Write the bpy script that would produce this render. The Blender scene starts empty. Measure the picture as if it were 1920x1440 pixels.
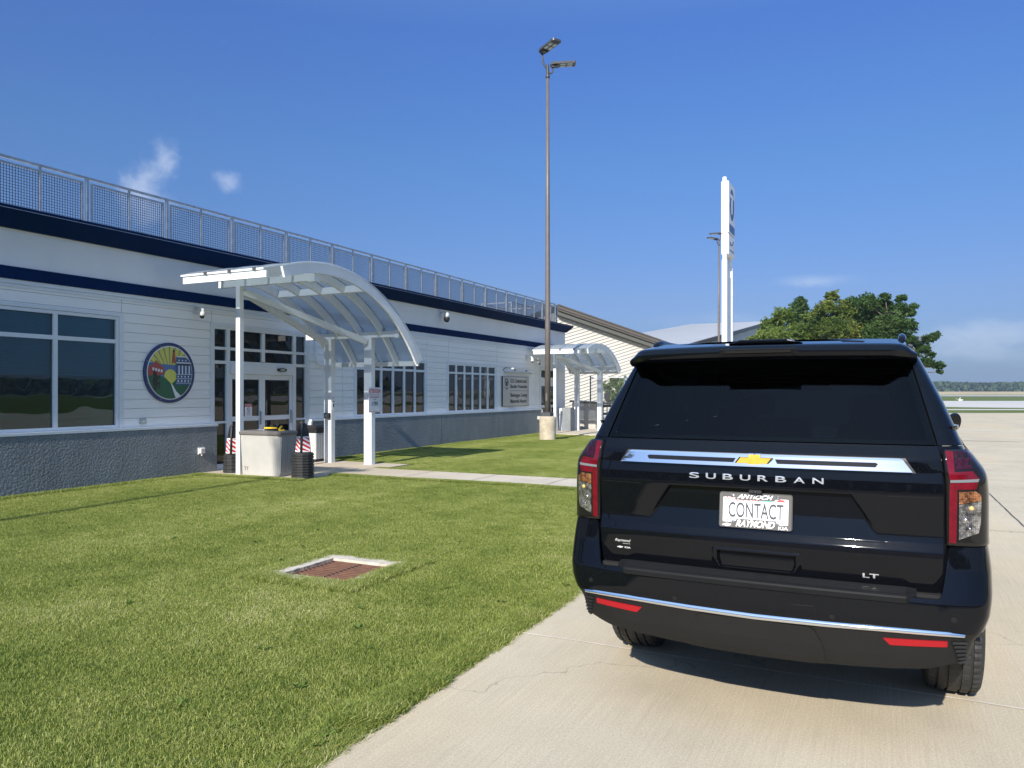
import bpy, bmesh, math, random
import numpy as np
from mathutils import Vector, Matrix, noise as mnoise

# ------------------------------------------------------------------ camera, sky, sun, exposure
random.seed(7)
RNG = np.random.default_rng(11)
PI = math.pi
R = math.radians
scene = bpy.context.scene
COL = scene.collection

YAW = 25.966            # the camera looks this far left of the facade direction (+Y)
cam_d = bpy.data.cameras.new('camera')
cam = bpy.data.objects.new('camera', cam_d)
COL.objects.link(cam)
cam.location = (0, 0, 1.64)
cam.rotation_euler = (R(90), 0, R(YAW))
cam_d.sensor_width = 36
cam_d.lens = 36 * 1427 / 1920
cam_d.shift_y = 16 / 1920
cam_d.clip_start = 0.05
cam_d.clip_end = 9000
scene.camera = cam
CS, CC = math.sin(R(YAW)), math.cos(R(YAW))
def LD(lat, d, z=0.0):
    """a place `lat` metres right of and `d` metres ahead of the photographer"""
    return Vector((lat * CC - d * CS, lat * CS + d * CC, z))

SUN_EL = 30.5
SUN_AZ = 2.3            # light travels along +Y, turned this many degrees into the facade (-X)
sd = bpy.data.lights.new('sun', 'SUN')
sd.energy = 3.8
sd.angle = R(0.53)
sd.color = (1.0, 0.94, 0.85)
sun = bpy.data.objects.new('sun', sd)
COL.objects.link(sun)
tv = Vector((-math.sin(R(SUN_AZ)) * math.cos(R(SUN_EL)), math.cos(R(SUN_AZ)) * math.cos(R(SUN_EL)), -math.sin(R(SUN_EL))))
sun.rotation_euler = tv.to_track_quat('-Z', 'Y').to_euler()
sun.location = (5, -20, 30)

world = bpy.data.worlds.new('World')
scene.world = world
world.use_nodes = True
wn, wl = world.node_tree.nodes, world.node_tree.links
wn.clear()
w_out = wn.new('ShaderNodeOutputWorld')
w_bg = wn.new('ShaderNodeBackground')
w_sky = wn.new('ShaderNodeTexSky')
w_sky.sky_type = 'NISHITA'
w_sky.sun_disc = False
w_sky.sun_elevation = R(SUN_EL)
sp = -tv
w_sky.sun_rotation = math.atan2(sp.x, sp.y)
w_sky.altitude = 200
w_sky.air_density = 1.0
w_sky.dust_density = 0.6
w_sky.ozone_density = 3.2
w_bg.inputs['Strength'].default_value = 0.14
wl.new(w_bg.outputs[0], w_out.inputs['Surface'])

def vm(nt, op, a, b=None):
    n = nt.nodes.new('ShaderNodeVectorMath'); n.operation = op
    for i, v in enumerate((a, b)):
        if v is None: continue
        if hasattr(v, 'is_linked') or hasattr(v, 'links'): nt.links.new(v, n.inputs[i])
        else: n.inputs[i].default_value = v
    return n
def mt(nt, op, a, b=None, c=None, clamp=False):
    n = nt.nodes.new('ShaderNodeMath'); n.operation = op; n.use_clamp = clamp
    for i, v in enumerate((a, b, c)):
        if v is None: continue
        if hasattr(v, 'links'): nt.links.new(v, n.inputs[i])
        else: n.inputs[i].default_value = v
    return n.outputs[0]
def world_clouds():
    nt = world.node_tree
    tc = nt.nodes.new('ShaderNodeTexCoord')
    g = tc.outputs['Generated']
    sx = nt.nodes.new('ShaderNodeSeparateXYZ'); nt.links.new(g, sx.inputs[0])
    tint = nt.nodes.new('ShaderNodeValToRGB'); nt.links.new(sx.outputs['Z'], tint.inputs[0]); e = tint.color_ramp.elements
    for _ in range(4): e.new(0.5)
    for el, (p, c_) in zip(e, [(0.0, (.125,.168,.290)), (0.12, (.210,.242,.352)), (0.29, (.230,.333,.472)), (0.43, (.244,.360,.590)), (0.66, (.80,.86,.88)), (1.0, (2.3,2.25,2.0))]): el.position = p; el.color = (*c_, 1)  # unseen upper sky brightened by the last stops to lift the facade's shade
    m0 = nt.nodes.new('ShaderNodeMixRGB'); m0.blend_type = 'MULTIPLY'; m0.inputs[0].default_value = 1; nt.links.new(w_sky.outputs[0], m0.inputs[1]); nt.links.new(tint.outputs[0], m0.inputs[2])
    col = m0.outputs[0]
    def direc(px, py):
        v = LD((px - 960) / 1427, 1, (736 - py) / 1427)
        return v.normalized()
    # centre of the cloud, half sizes (radians) across / up, noise scale, opacity
    for (px, py, ax, ay, rot, sc, op, lo) in [(272, 335, 0.070, 0.036, -0.75, 34, 0.50, 0.40), (312, 292, 0.026, 0.034, 0.2, 46, 0.42, 0.38), (428, 340, 0.030, 0.022, 0.3, 52, 0.36, 0.38), (270, 390, .05, .04, 0, 30, .35, .36),
                                  (1850, 630, 0.13, 0.030, 0, 20, 0.42, 0.34), (1530, 528, 0.075, 0.012, 0, 30, 0.3, 0.34), (1860, 665, 0.15, 0.02, 0, 22, 0.30, 0.36),
                                  (1350, 600, 0.16, 0.02, 0, 22, 0.12, 0.4)]:
        c = direc(px, py)
        rt = Vector((c.y, -c.x, 0)).normalized(); up = rt.cross(c).normalized()
        r2 = rt * math.cos(rot) - up * math.sin(rot); u2 = rt * math.sin(rot) + up * math.cos(rot)
        a = vm(nt, 'DOT_PRODUCT', g, tuple(r2)).outputs['Value']
        b = vm(nt, 'DOT_PRODUCT', g, tuple(u2)).outputs['Value']
        f = vm(nt, 'DOT_PRODUCT', g, tuple(c)).outputs['Value']
        a = mt(nt, 'MULTIPLY', a, 1 / ax); b = mt(nt, 'MULTIPLY', b, 1 / ay)
        r = mt(nt, 'SQRT', mt(nt, 'ADD', mt(nt, 'POWER', a, 2.0), mt(nt, 'POWER', b, 2.0)))
        mask = mt(nt, 'SUBTRACT', 1.0, r, clamp=True)
        mask = mt(nt, 'MULTIPLY', mask, mt(nt, 'GREATER_THAN', f, 0.0))
        nz = nt.nodes.new('ShaderNodeTexNoise'); nz.inputs['Scale'].default_value = sc; nz.inputs['Detail'].default_value = 9; nz.inputs['Roughness'].default_value = 0.66; nz.inputs['Distortion'].default_value = 0.35
        mp = nt.nodes.new('ShaderNodeMapping'); mp.inputs['Scale'].default_value = (1, 1, 2.2 if ay < ax * .5 else 1.0)
        nt.links.new(g, mp.inputs[0]); nt.links.new(mp.outputs[0], nz.inputs['Vector'])
        d = mt(nt, 'ADD', mt(nt, 'MULTIPLY', mask, 0.75), mt(nt, 'SUBTRACT', nz.outputs['Fac'], 0.5 + lo))
        mr = nt.nodes.new('ShaderNodeMapRange'); mr.interpolation_type = 'SMOOTHSTEP'
        nt.links.new(d, mr.inputs[0]); mr.inputs[1].default_value = -0.2; mr.inputs[2].default_value = 0.5; mr.inputs[3].default_value = 0; mr.inputs[4].default_value = op
        mx = nt.nodes.new('ShaderNodeMixRGB'); nt.links.new(mr.outputs[0], mx.inputs[0]); nt.links.new(col, mx.inputs[1]); mx.inputs[2].default_value = (2.9, 3.2, 3.75, 1)
        col = mx.outputs[0]
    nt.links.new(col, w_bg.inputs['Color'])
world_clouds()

scene.view_settings.view_transform = 'Standard'
scene.view_settings.look = 'None'
scene.view_settings.gamma = 1
scene.view_settings.exposure = 0.95
scene.cycles.max_bounces = 10
scene.cycles.transparent_max_bounces = 16
scene.cycles.use_denoising = True

# ------------------------------------------------------------------ helpers
class MB:
    """collects simple shapes into one mesh"""
    def __init__(s): s.v = []; s.f = []; s.m = []; s.cur = 0; s.sm = []
    def add(s, vs, fs, smooth=False):
        o = len(s.v); s.v += [tuple(p) for p in vs]
        for f in fs: s.f.append(tuple(i + o for i in f)); s.m.append(s.cur); s.sm.append(smooth)
    def box(s, a, b):
        x0, y0, z0 = (min(a[i], b[i]) for i in range(3)); x1, y1, z1 = (max(a[i], b[i]) for i in range(3))
        s.add([(x0,y0,z0),(x1,y0,z0),(x1,y1,z0),(x0,y1,z0),(x0,y0,z1),(x1,y0,z1),(x1,y1,z1),(x0,y1,z1)],
              [(0,3,2,1),(4,5,6,7),(0,1,5,4),(1,2,6,5),(2,3,7,6),(3,0,4,7)])
    def cbox(s, a, b, ch=0.01):
        """box with chamfered vertical edges and a chamfered top"""
        x0, y0, z0 = (min(a[i], b[i]) for i in range(3)); x1, y1, z1 = (max(a[i], b[i]) for i in range(3))
        def ring(x0, y0, x1, y1, z, c): return [(x0+c,y0,z),(x1-c,y0,z),(x1,y0+c,z),(x1,y1-c,z),(x1-c,y1,z),(x0+c,y1,z),(x0,y1-c,z),(x0,y0+c,z)]
        r = [ring(x0,y0,x1,y1,z0,ch), ring(x0,y0,x1,y1,z1-ch,ch), ring(x0+ch,y0+ch,x1-ch,y1-ch,z1,ch*.6)]
        s.loft(r, close=True, caps=True)
    def loft(s, rings, close=True, caps=False, smooth=False):
        n = len(rings[0]); vs = [p for r in rings for p in r]; fs = []
        for i in range(len(rings) - 1):
            for j in range(n if close else n - 1):
                k = (j + 1) % n
                fs.append((i*n+j, i*n+k, (i+1)*n+k, (i+1)*n+j))
        if caps:
            fs.append(tuple(range(n))[::-1]); fs.append(tuple((len(rings)-1)*n + j for j in range(n)))
        s.add(vs, fs, smooth)
    def beam(s, p, q, w, h, up=(0,0,1)):
        p, q = Vector(p), Vector(q); d = (q - p).normalized(); up = Vector(up)
        if abs(d.dot(up)) > .99: up = Vector((0,1,0))
        a = d.cross(up).normalized(); b = a.cross(d).normalized()
        c = [a*w/2+b*h/2, -a*w/2+b*h/2, -a*w/2-b*h/2, a*w/2-b*h/2]
        s.loft([[p+k for k in c], [q+k for k in c]], caps=True)
    def tube(s, pts, r, n=8, caps=True, smooth=True):
        pts = [Vector(p) for p in pts]; rings = []; prev = None
        for i, p in enumerate(pts):
            d = ((pts[min(i+1, len(pts)-1)] - pts[max(i-1, 0)])).normalized()
            if prev is None:
                a = d.cross(Vector((0,0,1)));
                if a.length < 1e-3: a = Vector((1,0,0))
                a.normalize()
            else: a = (prev - d * prev.dot(d)).normalized()
            prev = a; b = d.cross(a)
            rr = r[i] if isinstance(r, (list, tuple)) else r
            rings.append([p + a*math.cos(2*PI*k/n)*rr + b*math.sin(2*PI*k/n)*rr for k in range(n)])
        s.loft(rings, caps=caps, smooth=smooth)
    def lathe(s, prof, c, axis='Z', n=24, caps=False, smooth=True):
        rings = []
        for (r, h) in prof:
            ring = []
            for k in range(n):
                a = 2*PI*k/n
                if axis == 'Z': ring.append((c[0]+r*math.cos(a), c[1]+r*math.sin(a), c[2]+h))
                elif axis == 'X': ring.append((c[0]+h, c[1]+r*math.cos(a), c[2]+r*math.sin(a)))
                else: ring.append((c[0]+r*math.cos(a), c[1]+h, c[2]-r*math.sin(a)))
            rings.append(ring)
        s.loft(rings, caps=caps, smooth=smooth)
    def prism(s, poly, fn, d0, d1):
        """poly: 2-D outline; fn(u, v, d) -> point; extruded from d0 to d1"""
        n = len(poly)
        s.add([fn(u, v, d0) for u, v in poly] + [fn(u, v, d1) for u, v in poly],
              [tuple(range(n))[::-1], tuple(range(n, 2*n))] + [(i, (i+1)%n, n+(i+1)%n, n+i) for i in range(n)])
    def build(s, name, mats, parent=None, loc=None, autosmooth=None):
        me = bpy.data.meshes.new(name); me.from_pydata(s.v, [], s.f)
        for m in (mats if isinstance(mats, (list, tuple)) else [mats]): me.materials.append(m)
        me.polygons.foreach_set('material_index', s.m); me.polygons.foreach_set('use_smooth', s.sm)
        bm = bmesh.new(); bm.from_mesh(me); bmesh.ops.recalc_face_normals(bm, faces=bm.faces); bm.to_mesh(me); bm.free()
        me.update()
        o = bpy.data.objects.new(name, me); COL.objects.link(o)
        if loc is not None: o.location = loc
        if parent is not None: o.parent = parent
        return o

def tag(o, label=None, cat=None, group=None, kind=None):
    if label: o['label'] = label
    if cat: o['category'] = cat
    if group: o['group'] = group
    if kind: o['kind'] = kind
    return o
def thing(name, label, cat, loc=(0,0,0), rz=0, group=None):
    o = bpy.data.objects.new(name, None); COL.objects.link(o); o.empty_display_size = 0.1
    o.location = loc; o.rotation_euler = (0, 0, rz)
    return tag(o, label, cat, group)
def copy_tree(o, parent=None, loc=None, rz=None, label=None):
    c = o.copy(); COL.objects.link(c); c.parent = parent
    if loc is not None: c.location = loc
    if rz is not None: c.rotation_euler = (0, 0, rz)
    if label: c['label'] = label
    for ch in list(o.children): copy_tree(ch, c)
    return c
def chamfer(o, w=0.004, seg=2):
    m = o.modifiers.new('bevel', 'BEVEL'); m.width = w; m.segments = seg; m.limit_method = 'ANGLE'; m.angle_limit = R(40); m.harden_normals = False
    return o

# ------------------------------------------------------------------ materials
def new_mat(name):
    m = bpy.data.materials.new(name); m.use_nodes = True
    return m, m.node_tree, m.node_tree.nodes['Principled BSDF']
def noise_node(nt, scale, detail=4, rough=0.55, coord='Object', stretch=None):
    if coord == 'World':
        v = nt.nodes.new('ShaderNodeNewGeometry').outputs['Position']
    else: v = nt.nodes.new('ShaderNodeTexCoord').outputs[coord]
    if stretch:
        mp = nt.nodes.new('ShaderNodeMapping'); mp.inputs['Scale'].default_value = stretch; nt.links.new(v, mp.inputs[0]); v = mp.outputs[0]
    n = nt.nodes.new('ShaderNodeTexNoise'); n.inputs['Scale'].default_value = scale; n.inputs['Detail'].default_value = detail; n.inputs['Roughness'].default_value = rough
    nt.links.new(v, n.inputs['Vector']); return n.outputs['Fac']
def ramp(nt, fac, stops):
    r = nt.nodes.new('ShaderNodeValToRGB'); nt.links.new(fac, r.inputs[0])
    e = r.color_ramp.elements
    while len(e) < len(stops): e.new(0.5)
    for el, (p, c) in zip(e, stops): el.position = p; el.color = (*c, 1) if len(c) == 3 else c
    return r.outputs[0]
def mixc(nt, f, a, b, mode='MIX'):
    n = nt.nodes.new('ShaderNodeMixRGB'); n.blend_type = mode
    for i, v in ((0, f), (1, a), (2, b)):
        if hasattr(v, 'links'): nt.links.new(v, n.inputs[i])
        else: n.inputs[i].default_value = v if i == 0 else (*v[:3], 1)
    return n.outputs[0]
def bump(nt, b, h, strength=0.3, dist=0.01, prev=None):
    n = nt.nodes.new('ShaderNodeBump'); n.inputs['Strength'].default_value = strength; n.inputs['Distance'].default_value = dist
    nt.links.new(h, n.inputs['Height'])
    if prev is not None: nt.links.new(prev, n.inputs['Normal'])
    nt.links.new(n.outputs[0], b.inputs['Normal']); return n.outputs[0]
def plain(name, col, rough=0.5, metal=0.0, var=0.12, scale=3.0, bmp=0.0, bscale=60, coat=0.0, coord='Object', spec=None, stretch=None):
    m, nt, b = new_mat(name)
    f = noise_node(nt, scale, 5, 0.6, coord, stretch)
    c = ramp(nt, f, [(0.3, tuple(x*(1-var) for x in col)), (0.7, tuple(min(1, x*(1+var)) for x in col))])
    nt.links.new(c, b.inputs['Base Color'])
    b.inputs['Roughness'].default_value = rough; b.inputs['Metallic'].default_value = metal
    b.inputs['Coat Weight'].default_value = coat; b.inputs['Coat Roughness'].default_value = 0.03
    if spec is not None: b.inputs['Specular IOR Level'].default_value = spec
    if bmp: bump(nt, b, noise_node(nt, bscale, 3, 0.6, coord), bmp, 0.01)
    return m
M = {}
M['white'] = plain('white_painted_steel', (0.78,0.80,0.80), 0.38, var=0.05, scale=2.2, bmp=0.02)
M['siding'] = plain('white_board_siding', (0.86,0.845,0.81), 0.55, var=0.04, scale=1.3, bmp=0.05, bscale=30, stretch=(1,.35,2.5))
M['stucco'] = plain('white_stucco_band', (0.82,0.81,0.78), 0.8, var=0.05, scale=.9, bmp=0.25, bscale=150)
M['trim'] = plain('white_aluminium_trim', (0.70,0.73,0.75), 0.4, var=0.04, scale=2)
M['navy'] = plain('navy_metal_trim', (0.0015,0.018,0.075), 0.6, var=0.12, scale=1.5, spec=0.03)
M['galv'] = plain('galvanised_steel', (0.42,0.45,0.47), 0.42, metal=0.75, var=0.22, scale=9)
M['galvwire'] = plain('galvanised_wire', (0.13,0.155,0.19), 0.6, metal=0.0, var=0.1)
M['black'] = plain('black_plastic', (0.014,0.014,0.015), 0.5, var=0.25, scale=12, bmp=0.05)
M['dgrey'] = plain('dark_grey_plastic', (0.055,0.058,0.062), 0.6, var=0.15, scale=9, bmp=0.05)
M['rubber'] = plain('dull_black_rubber', (0.020,0.021,0.022), 0.62, var=0.35, scale=14, bmp=0.12, bscale=40)
M['bronze'] = plain('bronze_painted_pole', (0.125,0.108,0.098), 0.45, var=0.1, scale=4)
M['lampdark'] = plain('lamp_head_grey', (0.05,0.05,0.052), 0.45, var=0.2, scale=8)
M['lens'] = plain('frosted_led_lens', (0.42,0.46,0.45), 0.25, var=0.15, scale=40)
M['whiteplastic'] = plain('white_plastic', (0.62,0.62,0.60), 0.35, var=0.04)
M['beigebox'] = plain('pale_grey_resin', (0.43,0.415,0.385), 0.5, var=0.07, scale=3, bmp=0.06)
M['lidgrey'] = plain('grey_resin_lid', (0.15,0.14,0.13), 0.5, var=0.12, scale=6, bmp=0.06)
M['red'] = plain('reflective_red', (0.62,0.012,0.018), 0.3, var=0.08)
M['refwhite'] = plain('reflective_white', (0.82,0.82,0.82), 0.3, var=0.05)
M['yellow'] = plain('yellow_plastic', (0.75,0.50,0.03), 0.4, var=0.08)
M['steelsign'] = plain('brushed_steel_sign', (0.38,0.38,0.37), 0.3, metal=0.6, var=0.06, scale=2, stretch=(1,1,30))
M['ink'] = plain('dark_ink', (0.03,0.035,0.045), 0.5, var=0.1)
M['redink'] = plain('red_ink', (0.55,0.05,0.06), 0.5, var=0.1)
M['greypanel'] = plain('light_grey_sign_face', (0.62,0.66,0.70), 0.45, var=0.04)
M['bluepaper'] = plain('pale_blue_paper', (0.25,0.42,0.52), 0.7, var=0.08)
M['greenpaper'] = plain('pale_green_paper', (0.16,0.42,0.30), 0.7, var=0.08)
M['brownmetal'] = plain('brown_ribbed_metal', (0.088,0.079,0.068), 0.5, var=0.08, scale=2)
M['brownlight'] = plain('light_brown_metal', (0.112,0.101,0.088), 0.5, var=0.06, scale=2)
M['greysoffit'] = plain('grey_soffit_metal', (0.105,0.108,0.098), 0.6, var=0.06)
M['roofmetal'] = plain('pale_metal_roofing', (0.50,0.50,0.49), 0.45, var=0.06, scale=0.4)
M['cream'] = plain('cream_metal_siding', (0.60,0.575,0.52), 0.5, var=0.05, scale=0.6)
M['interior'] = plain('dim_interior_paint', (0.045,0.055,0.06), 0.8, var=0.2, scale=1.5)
M['blind'] = plain('grey_window_blind', (0.62,0.86,0.95), 0.6, var=0.05)
M['creamseam'] = plain('shadowed_board_seam', (0.47,0.44,0.38), 0.7, var=0.05)
M['tan'] = plain('tan_ribbed_resin', (0.46,0.43,0.38), 0.55, var=0.06)

def mat_glass(name, tint, gloss=0.05, ior=1.5, wav=0.0):
    m, nt, b = new_mat(name)
    nt.nodes.remove(b); out = nt.nodes['Material Output']
    tr = nt.nodes.new('ShaderNodeBsdfTransparent'); tr.inputs[0].default_value = (*tint, 1)
    gl = nt.nodes.new('ShaderNodeBsdfGlossy'); gl.inputs['Roughness'].default_value = 0.0; gl.inputs[0].default_value = (1,1,1,1)
    fr = nt.nodes.new('ShaderNodeFresnel'); fr.inputs[0].default_value = ior
    f = mt(nt, 'ADD', fr.outputs[0], gloss, clamp=True)
    mx = nt.nodes.new('ShaderNodeMixShader'); nt.links.new(f, mx.inputs[0]); nt.links.new(tr.outputs[0], mx.inputs[1]); nt.links.new(gl.outputs[0], mx.inputs[2])
    nt.links.new(mx.outputs[0], out.inputs['Surface'])
    if wav:
        n = nt.nodes.new('ShaderNodeBump'); n.inputs['Strength'].default_value = wav; n.inputs['Distance'].default_value = 0.02
        nt.links.new(noise_node(nt, 1.6, 1, 0.4, 'World'), n.inputs['Height'])
        nt.links.new(n.outputs[0], gl.inputs['Normal']); nt.links.new(n.outputs[0], fr.inputs['Normal'])
    return m
M['glass'] = mat_glass('blue_green_window_glass', (0.33,0.60,0.68), 0.01, 1.48, 0.14)
M['carglass'] = mat_glass('dark_tinted_glass', (0.22,0.27,0.26), 0.0, 1.30)
M['clearglass'] = mat_glass('clear_car_glass', (0.75,0.80,0.80), 0.0, 1.5)

def mat_poly():
    m, nt, b = new_mat('cloudy_polycarbonate')
    f = noise_node(nt, 3, 5, 0.6)
    c = ramp(nt, f, [(0.3, (0.66,0.70,0.73)), (0.7, (0.76,0.79,0.81))])
    nt.links.new(c, b.inputs['Base Color']); b.inputs['Roughness'].default_value = 0.25
    out = nt.nodes['Material Output']
    tl = nt.nodes.new('ShaderNodeBsdfTranslucent'); tl.inputs[0].default_value = (0.66,0.72,0.76,1)
    tr = nt.nodes.new('ShaderNodeBsdfTransparent'); tr.inputs[0].default_value = (0.66,0.72,0.78,1)
    m1 = nt.nodes.new('ShaderNodeMixShader'); m1.inputs[0].default_value = 0.45; nt.links.new(b.outputs[0], m1.inputs[1]); nt.links.new(tl.outputs[0], m1.inputs[2])
    m2 = nt.nodes.new('ShaderNodeMixShader'); m2.inputs[0].default_value = 0.50; nt.links.new(m1.outputs[0], m2.inputs[1]); nt.links.new(tr.outputs[0], m2.inputs[2])
    nt.links.new(m2.outputs[0], out.inputs['Surface']); return m
M['poly'] = mat_poly()

def mat_wains():
    m, nt, b = new_mat('grey_textured_render')
    f1 = noise_node(nt, 2.2, 6, 0.65, 'World', (1,1,.45)); 
    c = ramp(nt, f1, [(0.3, (0.175,0.195,0.208)), (0.7, (0.255,0.280,0.292))])
    st = noise_node(nt, 1.1, 4, 0.7, 'World', (1,4,.15))
    c = mixc(nt, mt(nt, 'MULTIPLY', mt(nt, 'SUBTRACT', st, 0.5, clamp=True), 1.4, clamp=True), c, (0.30,0.31,0.31))
    nt.links.new(c, b.inputs['Base Color']); b.inputs['Roughness'].default_value = 0.62
    v = nt.nodes.new('ShaderNodeTexNoise'); v.inputs['Scale'].default_value = 26; v.inputs['Detail'].default_value = 3
    g = nt.nodes.new('ShaderNodeNewGeometry'); nt.links.new(g.outputs['Position'], v.inputs['Vector'])
    n1 = bump(nt, b, v.outputs['Fac'], 0.9, 0.05)
    n2 = bump(nt, b, noise_node(nt, 110, 3, 0.6, 'World'), 0.35, 0.01, n1)
    return m
M['wains'] = mat_wains()

def mat_concrete(name, base, stain, scale=0.5, fine=True):
    m, nt, b = new_mat(name)
    f = noise_node(nt, scale, 8, 0.62, 'World')
    c = ramp(nt, f, [(0.32, tuple(x*.86 for x in base)), (0.55, base), (0.75, tuple(min(1,x*1.1) for x in base))])
    st = noise_node(nt, 0.23, 4, 0.6, 'World', (1.0, 0.55, 1))
    c = mixc(nt, ramp(nt, st, [(0.46,(0,0,0)),(0.66,(0.95,0.95,0.95))]), c, stain)
    g1 = noise_node(nt, 90, 3, 0.7, 'World')
    c = mixc(nt, 0.35, c, ramp(nt, g1, [(0.35,(0.3,0.3,0.3)),(0.7,(0.75,0.75,0.75))]), 'OVERLAY')
    # broom finish: fine streaks running along the drive
    br = noise_node(nt, 120, 4, 0.75, 'World', (1.0, 0.010, 1))
    c = mixc(nt, 0.20 if fine else 0.10, c, ramp(nt, br, [(0.33,(0.30,0.30,0.30)),(0.66,(0.72,0.72,0.72))]), 'OVERLAY')
    # a few dark drips and cracks' grime
    vo = nt.nodes.new('ShaderNodeTexVoronoi'); vo.inputs['Scale'].default_value = 0.55
    gp = nt.nodes.new('ShaderNodeNewGeometry'); nt.links.new(gp.outputs['Position'], vo.inputs['Vector'])
    spots = mt(nt, 'LESS_THAN', mt(nt, 'ADD', vo.outputs['Distance'], mt(nt, 'MULTIPLY', noise_node(nt, 9, 3, .6, 'World'), 0.06)), 0.062)
    c = mixc(nt, mt(nt, 'MULTIPLY', spots, 0.40), c, (0.10,0.085,0.075))
    sm = noise_node(nt, 1.3, 6, 0.7, 'World', (1.0, .5, 1)); c = mixc(nt, mt(nt, 'MULTIPLY', mt(nt, 'SUBTRACT', sm, 0.52, clamp=True), 1.9, clamp=True), c, tuple(x*.66 for x in base))
    cr = nt.nodes.new('ShaderNodeTexVoronoi'); cr.feature = 'DISTANCE_TO_EDGE'; cr.inputs['Scale'].default_value = 0.11
    wv = nt.nodes.new('ShaderNodeTexNoise'); wv.inputs['Scale'].default_value = 1.6; wv.inputs['Detail'].default_value = 6; nt.links.new(gp.outputs['Position'], wv.inputs['Vector'])
    nt.links.new(vm(nt, 'ADD', gp.outputs['Position'], wv.outputs['Color']).outputs[0], cr.inputs['Vector'])
    c = mixc(nt, mt(nt, 'MULTIPLY', mt(nt, 'LESS_THAN', cr.outputs['Distance'], 0.0006), 0.35), c, (0.16,0.14,0.12))
    nt.links.new(c, b.inputs['Base Color']); b.inputs['Roughness'].default_value = 0.88; b.inputs['Specular IOR Level'].default_value = 0.12
    n1 = bump(nt, b, br, 0.15, 0.003); bump(nt, b, g1, 0.3, 0.003, n1)
    return m
M['drive'] = mat_concrete('weathered_concrete', (0.525,0.455,0.335), (0.545,0.445,0.295))
M['path'] = mat_concrete('pale_path_concrete', (0.56,0.49,0.385), (0.50,0.42,0.31), 1.2, False)
M['farconc'] = plain('bleached_taxiway_concrete', (0.50,0.48,0.445), 0.95, var=0.08, scale=0.05, coord='World', spec=0.0)
M['asphalt'] = plain('old_asphalt', (0.050,0.050,0.050), 0.9, var=0.2, scale=3, coord='World', bmp=0.3, bscale=80)
M['joint'] = plain('pale_joint_sealant', (0.66,0.60,0.50), 0.8, var=0.25, scale=3, coord='World')
M['dkjoint'] = plain('dark_joint_gap', (0.06,0.055,0.05), 0.9, var=0.3, scale=3, coord='World')

def mat_ground():
    m, nt, b = new_mat('turf_soil')
    f = noise_node(nt, 0.35, 6, 0.6, 'World'); f2 = noise_node(nt, 14, 5, 0.7, 'World')
    c = ramp(nt, f, [(0.3, (0.080,0.120,0.028)), (0.7, (0.150,0.175,0.050))])
    c = mixc(nt, 0.5, c, ramp(nt, f2, [(0.3,(0.25,0.25,0.25)),(0.7,(0.75,0.75,0.75))]), 'OVERLAY')
    nt.links.new(c, b.inputs['Base Color']); b.inputs['Roughness'].default_value = 0.9; b.inputs['Specular IOR Level'].default_value = 0.1
    bump(nt, b, f2, 0.6, 0.05); return m
M['ground'] = mat_ground()
M['straw'] = plain('dry_straw_field', (0.50,0.40,0.22), 0.9, var=0.15, scale=0.02, coord='World', spec=0.1)
M['farveg'] = plain('far_woodland_leaves', (0.045,0.072,0.030), 0.9, var=0.45, scale=0.05, coord='World', spec=0.1)
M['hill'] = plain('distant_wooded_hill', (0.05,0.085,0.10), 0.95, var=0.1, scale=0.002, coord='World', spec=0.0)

def mat_leaf(name, a, b_, c_, sc=0.35):
    m, nt, b = new_mat(name)
    f = noise_node(nt, sc, 3, 0.6, 'World'); f2 = noise_node(nt, 5, 2, 0.6, 'World')
    f = mt(nt, 'ADD', mt(nt, 'MULTIPLY', f, 0.6), mt(nt, 'MULTIPLY', f2, 0.4))
    c = ramp(nt, f, [(0.36, a), (0.5, b_), (0.64, c_)])
    nt.links.new(c, b.inputs['Base Color']); b.inputs['Roughness'].default_value = 0.6; b.inputs['Specular IOR Level'].default_value = 0.25
    out = nt.nodes['Material Output']
    tl = nt.nodes.new('ShaderNodeBsdfTranslucent'); nt.links.new(c, tl.inputs[0])
    mx = nt.nodes.new('ShaderNodeMixShader'); mx.inputs[0].default_value = 0.35
    nt.links.new(b.outputs[0], mx.inputs[1]); nt.links.new(tl.outputs[0], mx.inputs[2]); nt.links.new(mx.outputs[0], out.inputs['Surface'])
    return m
M['leafdark'] = mat_leaf('dark_green_leaves', (0.030,0.068,0.018), (0.058,0.115,0.028), (0.100,0.165,0.044))
M['leaflight'] = mat_leaf('light_green_leaves', (0.075,0.130,0.025), (0.135,0.200,0.036), (0.22,0.27,0.065))
M['leafyellow'] = mat_leaf('yellow_green_needles', (0.055,0.105,0.022), (0.130,0.175,0.032), (0.23,0.25,0.055))
M['bark'] = plain('grey_brown_bark', (0.10,0.08,0.06), 0.9, var=0.3, scale=6, bmp=0.4, bscale=20)

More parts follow.
